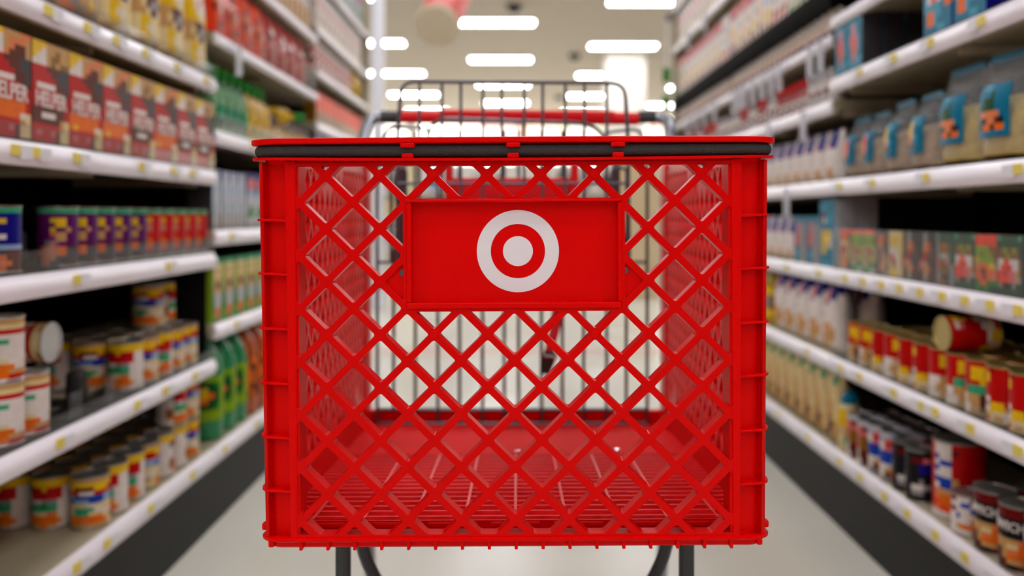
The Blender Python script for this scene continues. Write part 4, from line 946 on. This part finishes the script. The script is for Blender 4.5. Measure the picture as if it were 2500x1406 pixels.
y = .885
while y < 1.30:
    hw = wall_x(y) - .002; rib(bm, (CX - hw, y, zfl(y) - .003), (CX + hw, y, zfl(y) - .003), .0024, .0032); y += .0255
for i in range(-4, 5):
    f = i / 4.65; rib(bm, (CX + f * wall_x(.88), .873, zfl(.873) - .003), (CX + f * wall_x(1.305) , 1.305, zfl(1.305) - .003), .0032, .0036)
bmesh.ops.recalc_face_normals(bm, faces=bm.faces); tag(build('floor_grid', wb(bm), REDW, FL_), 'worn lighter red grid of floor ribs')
bm = nb(); box(bm, CX - .226, CX + .226, .866, .869, zr(1316), zfl(.868)); build('floor_riser', wb(bm), RED, FL_)
for i in range(7):
    f = CX - .195 + i * .065; b = nb(); box(b, f - .026, f + .026, .8635, .8665, zr(1314), zfl(.868) - .001); build('riser_scallop', wb(b), RED, FL_, bevel=.0028)
bm = nb(); box(bm, CX - .302, CX + .302, 1.715, 1.735, zfl(1.72) - .01, zfl(1.72) + .028); build('rear_sill', bm, RED, FL_, bevel=.004)
for (x, y) in ((.0, 1.33), (-.12, 1.35), (.155, 1.24), (.16, 1.35)):
    bm = nb()
    b2 = nb(); lathe(b2, [(.006, 0), (.006, .002), (.003, .003)], 12); m_ = bpy.data.meshes.new('t'); b2.to_mesh(m_); b2.free(); m_.transform(Matrix.Translation((x, y, zfl(y)))); bm.from_mesh(m_); bpy.data.meshes.remove(m_); build('rivet', wb(bm), CHROME, FL_)

# rear gate
YG = 1.705
def G(px, py, Y=YG): return PX(px, py, Y)
gate = nb(); R1 = .0035
for px in (921, 1014, 1069, 1122, 1178, 1231, 1266, 1322, 1373, 1425, 1481, 1580):
    top = 312 if px in (921, 1580) else 318
    if px in (921, 1580): continue
    tube(gate, [G(px, 1034), G(px, top)], R1, 6)
tube(gate, fillet([G(921, 1034), G(921, 420), G(945, 310), G(1045, 313), G(1045, 340)], .02), R1, 6); tube(gate, fillet([G(1580, 1034), G(1580, 420), G(1565, 314), G(1480, 322), G(1478, 345)], .02), R1, 6)
tube(gate, fillet([G(1045, 380), G(1045, 318), G(1072, 290), G(1440, 302), G(1478, 334), G(1478, 380)], .03), R1 * 1.2, 6)
for py in (1000, 1034): tube(gate, [G(921, py), G(1580, py)], R1 * 1.15, 6)
for py in (640, 700): tube(gate, [G(921, py), G(1580, py)], R1, 6)
tag(build('rear_gate', gate, STEEL, CART, smooth=True), 'grey wire rear gate behind the basket')
seat = nb(); YS = 1.50
tube(seat, fillet([G(968, 700, YS), G(971, 330, YS), G(980, 199, YS), G(1525, 203, YS), G(1533, 330, YS), G(1536, 700, YS)], .025), .0036, 8)
for px in (1024, 1079, 1125, 1179, 1225, 1280, 1325, 1380, 1427, 1482): tube(seat, [G(px, 200 if px < 1260 else 203, YS), G(px, 690, YS)], .0027, 6)
tube(seat, [G(970, 448, YS), G(1534, 448, YS)], .003, 6); tube(seat, [G(968, 690, YS), G(1536, 690, YS)], .003, 6)
SB = build('seat_backrest', seat, STEEL, CART, smooth=True); tag(SB, 'grey wire child seat backrest rising above the basket')
for sg, (xa, xb) in ((-1, (961, 985)), (1, (1529, 1500))):
    b = nb(); tube(b, [G(xa, 1000, 1.62), G(xa, 640, 1.6), G(xb, 400, 1.58)], .0032, 6)
    tube(b, fillet([G(xb - 6 * sg, 640, 1.56), G(xb - 6 * sg, 410, 1.56), G(xb + 30 * sg, 410, 1.56), G(xb + 30 * sg, 640, 1.56)], .01), .003, 6)
    tube(b, [G(xb + 4 * sg, 345, 1.66), G(xb + 4 * sg, 690, 1.66)], .0085, 10)
    build('seat_side_frame', b, STEEL, CART, smooth=True)
bm = nb(); box(bm, G(1104, 0, 1.56).x, G(1395, 0, 1.56).x, 1.555, 1.563, .72, G(0, 434, 1.56).z); SP = build('seat_panel', bm, SEATRED, CART, bevel=.003); tag(SP, 'bright red child seat panel')
for px in (1096, 1403):
    b = nb(); p = G(px, 430, 1.54); box(b, p.x - .007, p.x + .007, 1.535, 1.56, .80, .985); build('belt_guide', b, SEATRED, SP, bevel=.004)
b = nb(); tube(b, [G(1358, 690, 1.56), G(1362, 760, 1.555), G(1352, 815, 1.55), G(1340, 860, 1.55)], [.011, .011, .009, .008], 8, flat=.25); BL = build('seat_belt', b, BELT, CART, smooth=True); tag(BL, 'red seat belt strap hanging inside the basket')
b = nb(); p = G(1340, 880, 1.55); 
tube(b, [G(1346, 858, 1.55), G(1338, 880, 1.55), G(1330, 912, 1.55)], [.012, .013, .009], 8, flat=.45); build('buckle', b, RUBBER, BL, bevel=.001)
b = nb(); tube(b, [G(1328, 868, 1.545), G(1360, 872, 1.545)], .003, 6); build('buckle_slot', b, CHROME, BL)
# handle
YH = 1.83
hb = nb(); tube(hb, [G(972, 285, YH), G(1558, 290, YH)], .0138, 14); tag(build('handle_grip', hb, SEATRED, CART, smooth=True), 'red push handle grip')
hb = nb(); tube(hb, [G(1075, 277, YH - .006), G(1500, 281, YH - .006)], .0095, 10); build('handle_plate', hb, SEATRED, CART, smooth=True)
for sg, xe, xo in ((-1, 972, 893), (1, 1558, 1636)):
    b = nb(); tube(b, fillet([G(xe, 286, YH), G(xe + sg * 55, 286, YH), G(xo, 300, YH - .03), Vector((CX + sg * .318, 1.74, 1.00)), Vector((CX + sg * .318, 1.70, .50)), Vector((CX + sg * .30, 1.74, .12))], .05), .0125, 12)
    tag(build('handle_post', b, mat('polished_steel_post', (150, 152, 160), .28, .8), CART, smooth=True), 'grey steel %s post joining handle to frame' % ('left' if sg < 0 else 'right'))
for sg, xe in ((-1, 972), (1, 1558)):
    b = nb(); tube(b, [G(xe, 286, YH), G(xe + sg * 42, 286, YH)], .0142, 12); build('handle_cap', b, DARKSTEEL, CART, smooth=True)
# chassis below
for sg, xa, xb in ((-1, 838, 877), (1, 1676, 1634)):
    b = nb()
    pA = G(xa, 1345, 1.03); pB = G(xb, 1345, 1.10)
    tube(b, fillet([Vector((pA.x, 1.03, .535)), Vector((pA.x, 1.03, .17)), Vector((CX + sg * .285, 1.70, .135))], .04), .0095, 12)
    tube(b, fillet([Vector((pB.x, 1.10, .525)), Vector((pB.x, 1.10, .445)), Vector((pB.x - sg * .03, 1.14, .36)), Vector((pB.x - sg * .02, 1.3, .2))], .05), .0085, 12)
    tag(build('chassis_side', b, DARKSTEEL, CART, smooth=True), 'dark steel %s frame tubes under the basket' % ('left' if sg < 0 else 'right'))
    for yy in (1.03, 1.70):
        xx = pA.x if yy < 1.1 else CX + sg * .285
        b = nb(); tube(b, [(xx, yy, .16 if yy < 1.1 else .14), (xx, yy, .125)], .012, 10); box(b, xx - .017, xx - .013, yy - .02, yy + .02, .05, .13); box(b, xx + .013, xx + .017, yy - .02, yy + .02, .05, .13)
        box(b, xx - .017, xx + .017, yy - .02, yy + .02, .126, .132)
        c = build('caster_fork', b, STEEL, CART)
        b2 = nb(); lathe(b2, [(.045, -.011), (.0605, -.009), (.062, 0), (.0605, .009), (.045, .011)], 24)
        me = bpy.data.meshes.new('t'); b2.to_mesh(me); b2.free(); me.transform(Matrix.Translation((xx, yy, .0622)) @ Matrix.Rotation(PI / 2, 4, 'Y')); b2 = nb(); b2.from_mesh(me)
        build('wheel', b2, RUBBER, c, smooth=True)
b = nb(); tube(b, [(-.20, 1.03, .18), (.195, 1.03, .18)], .009, 10)
for i in range(7): tube(b, [(-.15 + .05 * i, 1.03, .18), (-.2 + .0667 * i, 1.70, .128)], .004, 6)
tube(b, [(CX - .285, 1.70, .128), (CX + .285, 1.70, .128)], .009, 10)
tag(build('lower_rack', b, DARKSTEEL, CART, smooth=True), 'wire rack low above the wheels')

# prototypes never placed are removed
for o in list(bpy.data.objects):
    if o.parent is None and o.type == 'MESH' and o.get('category') is None and o.get('kind') is None and o.name not in USED:
        for c in list(o.children_recursive): bpy.data.objects.remove(c)
        bpy.data.objects.remove(o)
